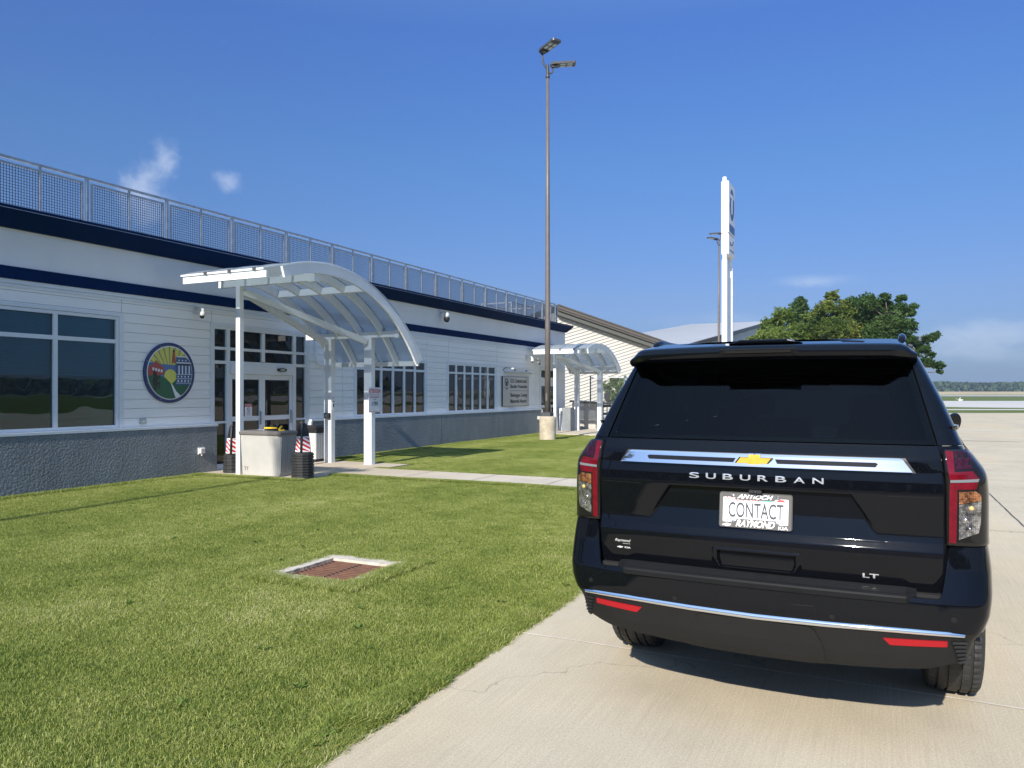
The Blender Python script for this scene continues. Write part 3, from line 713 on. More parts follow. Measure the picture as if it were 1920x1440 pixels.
# ------------------------------------------------------------------ curved entrance canopies
def canopy(label, loc, yc, zc, Rr, y0, y1, x1, ya, yb, ax, bx, cx_, ribs, purl, colz=0.0, Rn=None, xi=.06):
    """local frame: x out from the wall, y along it, z up; the roof is an arc in the y-z plane"""
    t = thing('entrance_canopy', label, 'canopy', loc, 0, 'curved canopies over the building entrances')
    R1 = Rn or Rr
    az = lambda y, r=0: (zc + Rr - R1 + math.sqrt(R1**2 - (y-yc)**2)) if y < yc else zc + math.sqrt(max(Rr**2 - (y - yc)**2, 0.01))
    def nv(y):
        q = R1 if y < yc else Rr; a = (y-yc)/q; return a, math.sqrt(max(1-a*a, .01))
    n = 28; ysn = [y0 + (y1 - y0)*i/n for i in range(n+1)]
    def arc(mb, xa, xb, r0, r1, ya_=None, yb_=None):
        yy = [ (ya_ if ya_ is not None else y0) + ((yb_ if yb_ is not None else y1) - (ya_ if ya_ is not None else y0))*i/n for i in range(n+1)]
        rings = []
        for y in yy:
            ny, nz = nv(y); z = az(y)
            rings.append([(xa, y+ny*r0, z+nz*r0), (xb, y+ny*r0, z+nz*r0), (xb, y+ny*r1, z+nz*r1), (xa, y+ny*r1, z+nz*r1)])
        mb.loft(rings, caps=True)
    # outer arch plate and wall-side arch
    mb = MB(); arc(mb, x1-.05, x1, -.21, -.012); o = mb.build('arch_plate', M['white'], t)
    mb = MB(); arc(mb, xi-.03, xi+.02, -.19, -.012); mb.build('arch_plate', M['white'], t)
    for x in ribs:
        mb = MB(); arc(mb, x-.022, x+.022, -.19, -.014); mb.build('rib', M['white'], t)
    xs_ = [xi+.02] + sorted(ribs) + [x1-.05]
    for y in purl:
        mb = MB()
        ny, nz = nv(y); z = az(y); ty, tz = nz, -ny
        for a, b in zip(xs_, xs_[1:]):
            a2, b2 = a + .023, b - .023
            q = [(y+ny*r+ty*s, z+nz*r+tz*s) for r, s in ((-.185,-.02),(-.03,-.02),(-.03,.02),(-.185,.02))]
            mb.loft([[(a2, u, v) for u, v in q], [(b2, u, v) for u, v in q]], caps=True)
        mb.build('purlin', M['white'], t)
    # polycarbonate skin, slightly sagging between its ribs, with clamp bars
    mb = MB(); nx = 40; rows = []
    for y in ysn:
        ny, nz = nv(y); z = az(y); row = []
        for i in range(nx+1):
            x = xi-.04 + (x1+.03-xi+.04)*i/nx; d = min(abs(x-r) for r in xs_); r = .012 - .014*min(1, d/.25)
            row.append((x, y+ny*r, z+nz*r))
        rows.append(row)
    low = [[(x, y, z-.010) for x, y, z in row] for row in rows]
    mb.loft(rows, close=False, smooth=True); mb.loft(low, close=False, smooth=True)
    mb.build('roof_panel', M['poly'], t)
    mb = MB()
    for x in xs_[1:-1]: arc(mb, x-.02, x+.02, .012, .02)
    mb.build('clamp_bars', M['galv'], t)
    # gutter-like edge beams
    mb = MB(); ze = az(y0)
    mb.box((xi, y0-.03, ze-.185), (x1-.35, y0+.02, ze-.065)); mb.box((xi-.04, y0-.05, ze-.045), (x1-.40, y0-.005, ze-.012))
    mb.build('edge_beam', M['white'], t)
    for x in sorted(ribs)[:4]:
        mb = MB(); mb.box((x-.035, y0-.07, ze-.05), (x+.035, y0-.051, ze+.004)); mb.build('edge_clip', M['dgrey'], t)
    zt = az(y1); mb = MB(); mb.box((xi+.02, y1-.05, zt-.13), (x1-.05, y1-.01, zt-.02)); mb.build('edge_beam', M['white'], t)
    # beams on the columns
    zA = az(ya) - .32; zB = az(yb) - .12
    mb = MB(); mb.box((.50, ya-.05, zA-.02), (x1-.24, ya+.05, zA+.11)); mb.build('beam', M['white'], t)
    mb = MB(); mb.box((x1-.235, ya-.07, zA-.04), (x1-.052, ya+.07, zA+.11)); mb.build('beam_end', M['white'], t)
    mb = MB(); mb.box((.28, yb-.05, zB-.13), (x1-.24, yb+.05, zB)); mb.build('beam', M['white'], t)
    mb = MB(); mb.box((x1-.235, yb-.07, zB-.15), (x1-.11, yb+.07, zB+.02)); mb.box((x1-.14, yb-.07, zB+.021), (x1-.128, yb+.0, zB+.19)); mb.build('beam_end', M['white'], t)
    # rods from the beam up to the ribs
    for x in (.9, 1.7, 2.5):
        if x < x1-.3: mb = MB(); mb.tube([(x, yb, zB), (x, yb, az(yb)-.03)], .012); mb.box((x-.03, yb-.04, zB+.001), (x+.03, yb+.04, zB+.012)); mb.build('hanger_rod', M['galv'], t)
    # columns
    mb = MB(); mb.cbox((ax-.055, ya-.055, colz), (ax+.055, ya+.055, zA-.021), .006); mb.build('column', M['white'], t)
    for x in (bx, cx_):
        mb = MB(); mb.cbox((x-.105, yb-.075, colz), (x+.105, yb+.075, zB-.131), .008); mb.build('column', M['white'], t)
    for x in (bx, cx_):
        mb = MB(); mb.beam((ax+.03, ya+.07, zA-.12), (x-.02, yb-.09, zB-.22), .10, .13); mb.build('brace', M['white'], t)
    return t
c1 = canopy('large curved translucent canopy over the near sliding doors', (F, 0, 0), 11.64, 0.214, 3.90, 10.36, 14.88, 3.07, 11.36, 14.22, 1.03, 0.95, 2.10,
       [1.24, 1.85, 2.46], [11.62, 12.9], xi=.62)
c2 = canopy('smaller curved translucent canopy at the far corner of the building', (F, 0, 0), 28.75, -0.415, 4.0, 27.35, 31.40, 2.55, 28.3, 31.0, .80, .70, 1.75,
       [.85, 1.42, 2.0], [28.6, 29.8], xi=.28)
# ------------------------------------------------------------------ things on the walls
def wallP(x):    # text and flat shapes on a plane facing +X: u runs along +Y, v up
    return lambda u, v, w: (x + w, u, v)
emb = thing('wall_emblem', 'round navy-rimmed emblem of sun rays, hills and a blue courthouse on the siding', 'emblem', (F, 10.53, 2.028))
def disc(mb, r, x0, x1, n=64):
    mb.prism([(r*math.cos(2*PI*i/n), r*math.sin(2*PI*i/n)) for i in range(n)], lambda u, v, d: (d, u, v), x0, x1)
M['eblue'] = plain('emblem_navy', (0.012,0.030,0.13), 0.4, var=0.05); M['ewhite'] = plain('emblem_white', (0.72,0.72,0.74), 0.4, var=0.03)
M['eyel'] = plain('emblem_yellow', (0.62,0.60,0.10), 0.4, var=0.04); M['egreen'] = plain('emblem_green', (0.005,0.105,0.045), 0.4, var=0.05)
M['ered'] = plain('emblem_brick_red', (0.36,0.06,0.05), 0.4, var=0.05); M['elake'] = plain('emblem_lake_blue', (0.02,0.14,0.42), 0.4, var=0.05)
M['esteel'] = plain('emblem_steel_blue', (0.035,0.10,0.22), 0.4, var=0.05); M['eblack'] = plain('emblem_black', (0.008,0.012,0.010), 0.4, var=0.05); M['etan'] = plain('emblem_tan', (0.28,0.24,0.18), 0.4, var=0.05)
Re = 0.593
mb = MB(); disc(mb, Re, .005, .030); mb.build('rim', M['eblue'], emb)
mb = MB()
for k in range(8):
    a = PI/8 + k*PI/4; mb.lathe([(.0,.0345),(.008,.0345),(.008,.030)], (0, (Re-.035)*math.cos(a), (Re-.035)*math.sin(a)), 'X', 8)
mb.build('screws', M['galv'], emb)
names_ = ['ewhite','eyel','egreen','ered','elake','esteel','eblack','etan']
ix = {k: i for i, k in enumerate(names_)}
mb = MB(); mb.cur = ix['ewhite']; disc(mb, .530, .030, .033)
r2 = .510
def clip_r(u, v, r=r2):
    h = math.hypot(u, v); return (u, v) if h <= r else (u*r/h, v*r/h)
def shape(key, pts, x0, x1):
    mb.cur = ix[key]; out = []
    n = len(pts)
    for i in range(n):
        (a, b), (c, d) = pts[i], pts[(i+1) % n]
        for j in range(8): out.append(clip_r(a+(c-a)*j/8, b+(d-b)*j/8))
    mb.prism(out, lambda u, v, d: (d, u, v), x0, x1)
mb.cur = ix['eyel']; disc(mb, r2, .033, .035)
shape('elake', [(-.5,.20),(-.15,.165),(.18,.155),(.5,.16),(.5,-.1),(-.5,-.1)], .035, .037)
sc_ = (.0, -.075)      # the rising sun's centre
for k, a in enumerate(np.linspace(R(12), R(172), 13)):
    w_ = R(1.7); L_ = .8
    q = [(sc_[0]+.10*math.cos(a-w_), sc_[1]+.10*math.sin(a-w_)), (sc_[0]+L_*math.cos(a-w_*.8), sc_[1]+L_*math.sin(a-w_*.8)),
         (sc_[0]+L_*math.cos(a+w_*.8), sc_[1]+L_*math.sin(a+w_*.8)), (sc_[0]+.10*math.cos(a+w_), sc_[1]+.10*math.sin(a+w_))]
    shape('etan', q, .037, .0385)
shape('ered', [(-.52,-.08),(-.52,.12),(-.40,.16),(-.33,.235),(-.16,.10),(-.13,-.02),(-.22,-.05)], .0385, .040)
for k in range(4): shape('ewhite', [(-.41+.062*k, .04-.012*k), (-.37+.062*k, .04-.012*k), (-.37+.062*k, .095-.012*k), (-.41+.062*k, .095-.012*k)], .040, .041)
shape('ered', [(.035,.20),(.12,.20),(.105,.42),(.055,.42)], .0385, .040); shape('eblack', [(.05,.42),(.11,.42),(.08,.475)], .0385, .040)
mb.cur = ix['eyel']
mb.prism([(sc_[0]+.145*math.cos(t), sc_[1]+.145*math.sin(t)) for t in np.linspace(0, 2*PI, 40, endpoint=False)], lambda u, v, d: (d, u, v), .040, .042)
shape('egreen', [(-.52,-.06),(-.3,-.05),(-.12,-.10),(.02,-.22),(.10,-.38),(.12,-.52),(-.5,-.52)], .042, .044)
shape('egreen', [(.02,-.22),(.14,-.13),(.5,-.16),(.5,-.5),(.22,-.46),(.10,-.36)], .042, .044)
shape('ewhite', [(.01,-.21),(.03,-.21),(.13,-.36),(.26,-.47),(.12,-.50),(.08,-.40)], .044, .0455)
shape('esteel', [(.13,.33),(.36,.33),(.40,.28),(.52,.28),(.52,-.24),(.13,-.24)], .0455, .047)
mb.cur = ix['ewhite']
for (a, b, c, d) in [(.14,.315,.37,.335),(.13,.195,.50,.215),(.13,-.03,.52,-.022),(.13,-.115,.50,-.107),(.13,-.205,.47,-.197)]: shape('ewhite', [(a,b),(c,b),(c,d),(a,d)], .047, .048)
for k in range(4):
    a = .185+.082*k; shape('ewhite', [(a,-.02),(a+.026,-.02),(a+.026,.15),(a,.15)], .047, .048)
    shape('eblack', [(a-.02,.15),(a+.045,.15),(a+.045,.185),(a-.02,.185)], .047, .048)
    a = .165+.082*k
    if k < 3: shape('ewhite', [(a+.02,.24),(a+.045,.24),(a+.045,.265),(a+.02,.265)], .047, .048)
    shape('ewhite', [(a,-.085),(a+.028,-.085),(a+.028,-.055),(a,-.055)], .047, .048); shape('ewhite', [(a,-.18),(a+.028,-.18),(a+.028,-.135),(a,-.135)], .047, .048)
for k in range(34):    # a dark conifer clump
    cx0, cy0 = -.33+RNG.normal()*.05, -.15+RNG.normal()*.075; s = .03
    shape('eblack', [(cx0, cy0+s*1.5), (cx0-s*.8, cy0-s), (cx0+s*.8, cy0-s)], .044, .0458 + .00002*k)
mb.build('picture', [M[k] for k in names_], emb)

def ptz(label, loc, big=False, arm=.16):
    t = thing('security_camera', label, 'camera', loc, 0, 'security cameras on the terminal wall')
    s = 1.55 if big else 1.25
    mb = MB(); mb.cbox((0, -.05*s, -.09*s), (.012, .05*s, .09*s), .004); mb.tube([(.01,0,0),(arm*.5,0,.012*s),(arm,0,.015*s),(arm+.03*s,0,-.03*s)], .018*s, 10)
    mb.build('bracket', M['whiteplastic'], t)
    mb = MB()
    if big: mb.lathe([(0.001,.06),(.045,.055),(.075,.02),(.088,-.03),(.09,-.10),(.001,-.101)], (arm+.03*s,0,-.05), n=20)
    else: mb.lathe([(0.001,.045),(.042,.042),(.045,-.03),(.062,-.035),(.066,-.10),(.055,-.112),(.001,-.113)], (arm+.03,0,-.05), n=20)
    mb.build('housing', M['whiteplastic'], t)
    mb = MB()
    if big: mb.lathe([(.088,-.102),(.092,-.14),(.088,-.20),(.06,-.245),(.001,-.26)], (arm+.03*s,0,-.05), n=20); mb.lathe([(.001,.095),(.022,.094),(.024,.08)], (arm+.03*s,0,-.21), 'X', 12)
    else: mb.lathe([(.046,-.114),(.044,-.135),(.028,-.158),(.001,-.166)], (arm+.03,0,-.05), n=18)
    mb.build('dome', M['black'] if big else M['black'], t); return t
ptz('white dome camera on the siding between the wide window and the doors', (F+.0, 11.17, 3.36))
ptz('large white camera with black ball high on the stucco band', (F+.0, 20.75, 4.17), True, .2)
ptz('small white dome camera under the far canopy, nearer the steel sign', (F+.0, 27.25, 3.02), arm=.24)
ptz('small white dome camera under the far canopy, nearer the lamp post', (F+.0, 27.95, 2.97), arm=.24)

def outlet(name, label, loc, s=.06, hood=False):
    t = thing(name, label, 'outlet', loc)
    mb = MB(); mb.cbox((0,-s,-s*.85), (.03,s,s*.85), .006); mb.build('box', M['galv'] if not hood else M['whiteplastic'], t)
    mb = MB()
    if hood: mb.cbox((.031,-s*.9,-s*.6), (.085,s*.6,s*.7), .012); mb.tube([(.05,-.02,-s*.6),(.055,-.02,-s*1.3)], .018, 8)
    else: mb.cbox((.031,-.02,-.02), (.05,.02,.02), .004)
    mb.build('cover', M['whiteplastic'], t)
outlet('wall_outlet', 'small grey outlet low on the siding below the round emblem', (F, 9.93, 1.095), .065)
outlet('wall_outlet', 'white hooded outlet on the rendered base left of the doors', (F+.12, 11.20, .45), .08, True)
outlet('wall_outlet', 'white hooded outlet at the far end of the rendered base', (F+.12, 28.15, .62), .08, True)
tb = MB(); tb.tube([(F+.03,14.80,3.02),(F+.05,14.80,2.5),(F+.05,14.83,2.40),(F+.05,14.93,2.34),(F+.05,15.6,2.30)], .022, 8)
tag(tb.build('wall_conduit', M['white']), 'white bent conduit running down the wall behind the near canopy', 'conduit')
# notices
def notice(name, label, cat, x, y0, y1, z0, z1, mat, lines, parent=None):
    t = thing(name, label, cat, (x, (y0+y1)/2, (z0+z1)/2))
    mb = MB(); mb.box((0, -(y1-y0)/2, -(z1-z0)/2), (.004, (y1-y0)/2, (z1-z0)/2)); mb.build('board', mat, t)
    for (txt, v, size, m, sx) in lines:
        text_mesh(txt, size, m, 'lettering', t, lambda u, v_, w, v0=v: (.0045 + w, u, v_ + v0), .001, sx, bold=.001*size/.03)
    return t
nt_ = notice('door_notice', 'white notice with red heading and ban symbol on the left door leaf', 'notice', F-.018, 12.53, 12.74, 1.11, 1.385, M['refwhite'], [])
mb = MB(); mb.box((.0045,-.10,.075), (.006,.10,.13)); mb.build('heading', M['redink'], nt_)
text_mesh('NOTICE', .042, M['refwhite'], 'lettering', nt_, lambda u, v, w: (.0065+w, u, v+.102), .001, .9)
mb = MB(); mb.lathe([(.050,.0045),(.050,.006),(.038,.006),(.038,.0045)], (0,0,.01), 'X', 24); mb.beam((.0052,-.03,.04),(.0052,.03,-.02),.002,.012); mb.build('symbol', M['ink'], nt_)
mb = MB(); 
for k in range(3): mb.box((.0045,-.07,-.062-.024*k), (.0055,.07,-.055-.024*k))
mb.build('small_print', M['ink'], nt_)
notice('blue_poster', 'pale blue sheet inside the left door leaf above the notice', 'poster', F-.075, 12.50, 12.72, 1.40, 1.70, M['bluepaper'], [])
notice('green_poster', 'pale green sheet behind the sidelight right of the doors', 'poster', F-.075, 14.17, 14.37, 1.12, 1.41, M['greenpaper'], [])
# motion sensor over the doors
t = thing('door_sensor', 'dark oval motion sensor over the sliding doors', 'sensor', (F+.04, 13.60, 2.165))
mb = MB(); mb.prism([(.15*math.cos(a)**1 if abs(math.cos(a))<.8 else math.copysign(.135, math.cos(a)), .042*math.sin(a)) for a in np.linspace(0, 2*PI, 32, endpoint=False)], lambda u, v, d: (d, u, v), 0, .05); mb.build('housing', M['black'], t)
mb = MB(); mb.box((.051,-.07,-.02), (.056,.07,.02)); mb.build('window', M['lens'], t)
# agency sign: brushed steel board with lettering
t = thing('agency_sign', 'square brushed steel sign with dark lettering left of the far canopy', 'sign', (F+.02, 26.24, 1.68))
mb = MB(); mb.box((0,-1.16,-.565), (.03,1.16,.565)); mb.build('frame', M['ink'], t)
mb = MB(); mb.box((.031,-1.14,-.548), (.036,1.14,.548)); mb.build('board', M['steelsign'], t)
for txt, v in (('U.S. Customs and', .40), ('Border Protection', .19), ('Sheboygan County', -.14), ('Memorial Airport', -.37)):
    text_mesh(txt, .20, M['ink'], 'lettering', t, lambda u, v_, w, v0=v: (.037+w, u-.52, v_+v0), .003, 1.0, 'LEFT', bold=.003)
mb = MB(); mb.box((.0365,-.50,.02), (.039,1.08,.035)); mb.build('rule', M['ink'], t)
mb = MB(); mb.lathe([(.15,.037),(.15,.040),(.115,.040),(.115,.037)], (0,-.83,.34), 'X', 28); mb.prism([(-.09,.06),(0,.02),(.09,.06),(.05,-.08),(0,-.11),(-.05,-.08)], lambda u, v, d: (d, u-.83, v+.34), .037, .040)
mb.prism([(-.14,-.16),(0,-.24),(.14,-.16),(.14,-.19),(0,-.28),(-.14,-.19)], lambda u, v, d: (d, u-.83, v+.34), .037, .040); mb.build('seal', M['ink'], t)
t = thing('sign_light', 'white tube light on arms over the steel agency sign', 'light', (F, 26.3, 2.52))
mb = MB()
for y in (-1.1, -.1, .9): mb.tube([(.0,y,-.05),(.10,y,.03),(.34,y,.02)], .016, 8)
mb.build('arms', M['dgrey'], t)
mb = MB(); mb.box((.30,-1.0,-.01), (.40,1.15,.035)); mb.build('lamp_bar', M['whiteplastic'], t)
mb = MB(); mb.box((.02,-1.0,-.14), (.08,1.35,-.09)); mb.build('rail', M['galv'], t)

# sign on the outer column
t = thing('attention_sign', 'pale grey ATTENTION sign with a phone code on the outer right canopy column', 'sign', (F+2.21, 14.26, 1.47))
mb = MB(); mb.box((0,-.225,-.285), (.006,.225,.285)); chamfer(mb.build('board', M['greypanel'], t), .004)
mb = MB(); mb.box((.0065,-.21,.115), (.0085,.21,.123)); mb.box((.0065,-.21,-.268), (.0085,.21,-.262)); mb.build('rules', M['redink'], t)
text_mesh('ATTENTION', .125, M['redink'], 'lettering', t, lambda u, v, w: (.007+w, u, v+.195), .001, .62, bold=.003)
text_mesh('ACCESS CODE REQUIRED', .045, M['redink'], 'lettering', t, lambda u, v, w: (.007+w, u, v+.065), .001, .68)
text_mesh('CTAF', .045, M['redink'], 'lettering', t, lambda u, v, w: (.007+w, u, v+.015), .001, .7)
text_mesh('219824', .115, M['ink'], 'lettering', t, lambda u, v, w: (.007+w, u, v-.085), .001, .62, bold=.003, spacing=1.1)
t = thing('door_button_sign', 'small white pictogram sign on the inner right canopy column', 'sign', (F+1.058, 14.22, 1.42))
mb = MB(); mb.box((0,-.045,-.19), (.004,.045,.19)); mb.build('board', M['refwhite'], t)
mb = MB(); mb.lathe([(.02,.0045),(.02,.006),(.012,.006)], (0,0,.10), 'X', 14); mb.box((.0045,-.03,.0), (.006,.03,.02)); mb.prism([(-.02,-.12),(.02,-.12),(.028,-.03),(-.01,-.05)], lambda u, v, d: (d, u, v), .0045, .006); mb.build('pictogram', M['ink'], t)
t = thing('push_button_box', 'small black push button box on the inner right canopy column', 'button box', (F+.95, 14.105, 1.10))
mb = MB(); mb.cbox((-.055,-.035,-.065), (.10,.034,.065), .008); mb.build('box', M['black'], t)
mb = MB(); mb.box((-.03,-.040,-.04), (.03,-.0355,.04)); mb.build('plate', M['galv'], t)

# ------------------------------------------------------------------ things standing by the doors
t = thing('storage_box', 'pale grey lidded storage box standing beside the thin canopy column', 'storage box', (-11.03, 11.54, 0))
mb = MB()
def rr(w, d, z, c=.04): return [(-w+c,-d,z),(w-c,-d,z),(w,-d+c,z),(w,d-c,z),(w-c,d,z),(-w+c,d,z),(-w,d-c,z),(-w,-d+c,z)]
mb.loft([rr(.475,.245,0), rr(.485,.25,.04), rr(.52,.265,.80), rr(.525,.268,.82)], caps=True); chamfer(mb.build('body', M['beigebox'], t), .008)
mb = MB()
for k in range(9): mb.beam((.494, -.20+.05*k, .06), (.526, -.20+.05*k, .78), .018, .012, (1,0,0))
mb.build('side_ribs', M['beigebox'], t)
mb = MB(); mb.loft([rr(.545,.29,.805), rr(.55,.295,.86), rr(.50,.25,.885)], caps=True); chamfer(mb.build('lid', M['lidgrey'], t), .006)
mb = MB(); mb.box((-.40,-.262,.165), (-.27,-.256,.168)); mb.box((-.36,-.262,.10), (-.357,-.256,.168)); mb.box((-.31,-.262,.10), (-.307,-.256,.168)); mb.build('scratch_mark', M['dgrey'], t)
t = thing('wheel_chocks', 'black and yellow tool lying on the lid of the storage box', 'tool', (-10.80, 11.50, .885))
mb = MB(); mb.beam((-.22,-.05,.035),(.20,-.02,.035),.06,.06); mb.beam((-.12,.03,.05),(-.02,.08,.13),.05,.05); mb.box((-.13,-.03,.06),(-.03,.03,.12)); mb.build('body', M['black'], t)
mb = MB(); mb.beam((-.20,-.10,.055),(.10,-.075,.06),.02,.03); mb.beam((.14,-.07,.02),(.20,-.05,.10),.03,.03); mb.beam((.16,-.07,.015),(.27,-.05,.02),.03,.02); mb.build('handle', M['yellow'], t)
t = thing('towing_chain', 'thin grey chain lying on the storage box lid', 'chain', (-11.1, 11.42, .886))
mb = MB(); mb.tube([(-.12+.02*i, .02*math.sin(i*1.3), .008+.006*math.sin(i*2.1)**2) for i in range(14)], .007, 6); mb.build('links', M['galv'], t)

def barricade(label, loc, rings, h0, ph, rz, r=.20):
    t = thing('striped_barricade', label, 'traffic post', loc, rz, 'striped posts beside the storage box')
    n = 8
    for k in range(rings):
        mb = MB(); z = k*h0; rng = [(r*.96, z), (r, z+.006), (r, z+h0*.55), (r*.93, z+h0*.62), (r*.93, z+h0*.98)]
        mb.loft([[(q*math.cos(2*PI*(j+.5)/12), q*math.sin(2*PI*(j+.5)/12), zz) for j in range(12)] for q, zz in rng], caps=True); mb.build('base_ring', M['rubber'], t)
    z0 = rings*h0; tri = lambda w, d: [(-w, .02), (0, -d), (w, .02), (w*.7, .05), (-w*.7, .05)]
    mb = MB(); mb.loft([[(x, y, z0) for x, y in tri(.155,.12)], [(x, y, z0+ph*.55) for x, y in tri(.125,.085)], [(x, y, z0+ph*.93) for x, y in tri(.075,.05)], [(x, y, z0+ph) for x, y in tri(.03,.02)]], caps=True)
    mb.build('panel_body', M['black'], t)
    mb = MB(); mb.tube([(0,-.125,z0),(0,-.09,z0+ph*.55),(0,-.055,z0+ph*.96)], [.016,.014,.02], 8); mb.lathe([(.001,.035),(.03,.03),(.04,.0),(.001,-.001)], (0,-.045,z0+ph*.965), n=10); mb.build('ridge_handle', M['dgrey'], t)
    # striped sheets on both sloping faces
    for s in (-1, 1):
        def P(u, v, w):
            z = z0 + .015 + v; f = min(1, (z-z0)/(ph*.55)); W = .155+(.125-.155)*f; D = .12+(.085-.12)*f
            a = Vector((s*.018, -D+.012, 0)); b = Vector((s*W, .02, 0)); p = a.lerp(b, u); nrm = Vector((s*(D+.02), -W, 0)).normalized()
            return (p.x+nrm.x*w, p.y+nrm.y*w, z)
        H = ph*.52; mw = MB(); mr = MB(); ns = 7
        mw.add([P(.05,0,.003),P(.95,0,.003),P(.95,H,.003),P(.05,H,.003)], [(0,1,2,3)])
        for k in range(-1, ns+1):
            if k % 2: continue
            q0, q1 = H/ns*(k+.0), H/ns*(k+1.0); sl = H/ns*1.9*s
            poly = [(.05, q0+sl/2*1), (.95, q0-sl/2*1), (.95, q1-sl/2), (.05, q1+sl/2)]
            poly = [(u, min(max(v, 0), H)) for u, v in poly]
            if abs(poly[0][1]-poly[3][1]) + abs(poly[1][1]-poly[2][1]) > .005: mr.add([P(u, v, .0045) for u, v in poly], [(0,1,2,3)])
        w = mw.build('reflective_sheet', M['refwhite'], t); mr.build('red_stripes', M['red'], w)
    return t
barricade('red and white striped post on five rubber rings left of the storage box', (-12.02, 11.56, 0), 5, .075, .60, R(25), .19)
barricade('red and white striped post on nine rubber rings right of the storage box', (-10.10, 11.48, 0), 9, .053, .58, R(25), .215)

t = thing('litter_bin', 'pale slatted litter bin with black lid behind the inner canopy column', 'litter bin', (-12.22, 14.30, 0))
mb = MB(); mb.cbox((-.20,-.20,0), (.20,.20,.06), .02); mb.build('base', M['black'], t)
mb = MB(); mb.box((-.175,-.175,.061), (.175,.175,.69)); mb.build('liner', M['dgrey'], t)
mb = MB()
for k in range(6):
    a = -.185+.0625*k
    mb.cbox((a, -.20, .065), (a+.055, -.178, .68), .006); mb.cbox((a, .178, .065), (a+.055, .20, .68), .006); mb.cbox((.178, a+.003, .065), (.20, a+.052, .68), .006); mb.cbox((-.20, a+.003, .065), (-.178, a+.052, .68), .006)
mb.build('slats', M['whiteplastic'], t)
mb = MB(); mb.loft([rr(.205,.205,.695,.03), rr(.21,.21,.80,.03), rr(.17,.17,.86,.03)], caps=True); mb.build('lid', M['black'], t)

# ------------------------------------------------------------------ drain in the lawn
t = thing('storm_drain', 'rusty red iron grate in a worn concrete collar sunk in the lawn', 'drain', (-4.55, 5.66, -.03))
mb = MB(); W_, H_ = .50, .50
def wob(x, y): return 0.010*mnoise.noise(Vector((x*9, y*9, 3)))
for (a, b) in [((-.47,-.47),(.47,-.36)), ((-.47,.33),(.47,.50)), ((-.47,-.36),(-.33,.33)), ((.36,-.36),(.47,.33))]:
    nx, ny = 16, 16; vs = []
    for j in range(ny+1):
        for i in range(nx+1):
            x, y = a[0]+(b[0]-a[0])*i/nx, a[1]+(b[1]-a[1])*j/ny; vs.append((x+wob(x, y), y+wob(y, x), .035+wob(x*2, y*2)*.6))
    o0 = len(vs); fs = [(j*(nx+1)+i, j*(nx+1)+i+1, (j+1)*(nx+1)+i+1, (j+1)*(nx+1)+i) for j in range(ny) for i in range(nx)]
    mb.add(vs, fs)
    bd = [i for i in range(nx+1)] + [(j*(nx+1)+nx) for j in range(1, ny+1)] + [(ny*(nx+1)+i) for i in range(nx-1, -1, -1)] + [j*(nx+1) for j in range(ny-1, 0, -1)]
    top = [vs[k] for k in bd]; mb.loft([top, [(x, y, -.12) for x, y, z in top]])
mb.build('concrete_collar', M['collar'], t)
mb = MB(); mb.box((-.40,-.40,-.11), (.40,.40,-.10)); mb.build('pit', M['darkhole'], t)
mb = MB()
for k in range(12): mb.box((-.325, -.345+.0565*k, -.012), (.355, -.345+.0565*k+.040, .014))
for x in (-.328, .0, .335): mb.box((x, -.36, -.02), (x+.022, .328, .008))
chamfer(mb.build('iron_grate', M['rust'], t), .003)
mb = MB()
for k in range(11):
    for x in (-.300, .020): mb.box((x, -.345+.0565*k+.034, .0142), (x+.030, -.345+.0565*k+.060, .0155))
mb.build('grate_hole_shade', M['darkhole'], t)  # black squares on top of the bars stand in for shade inside holes

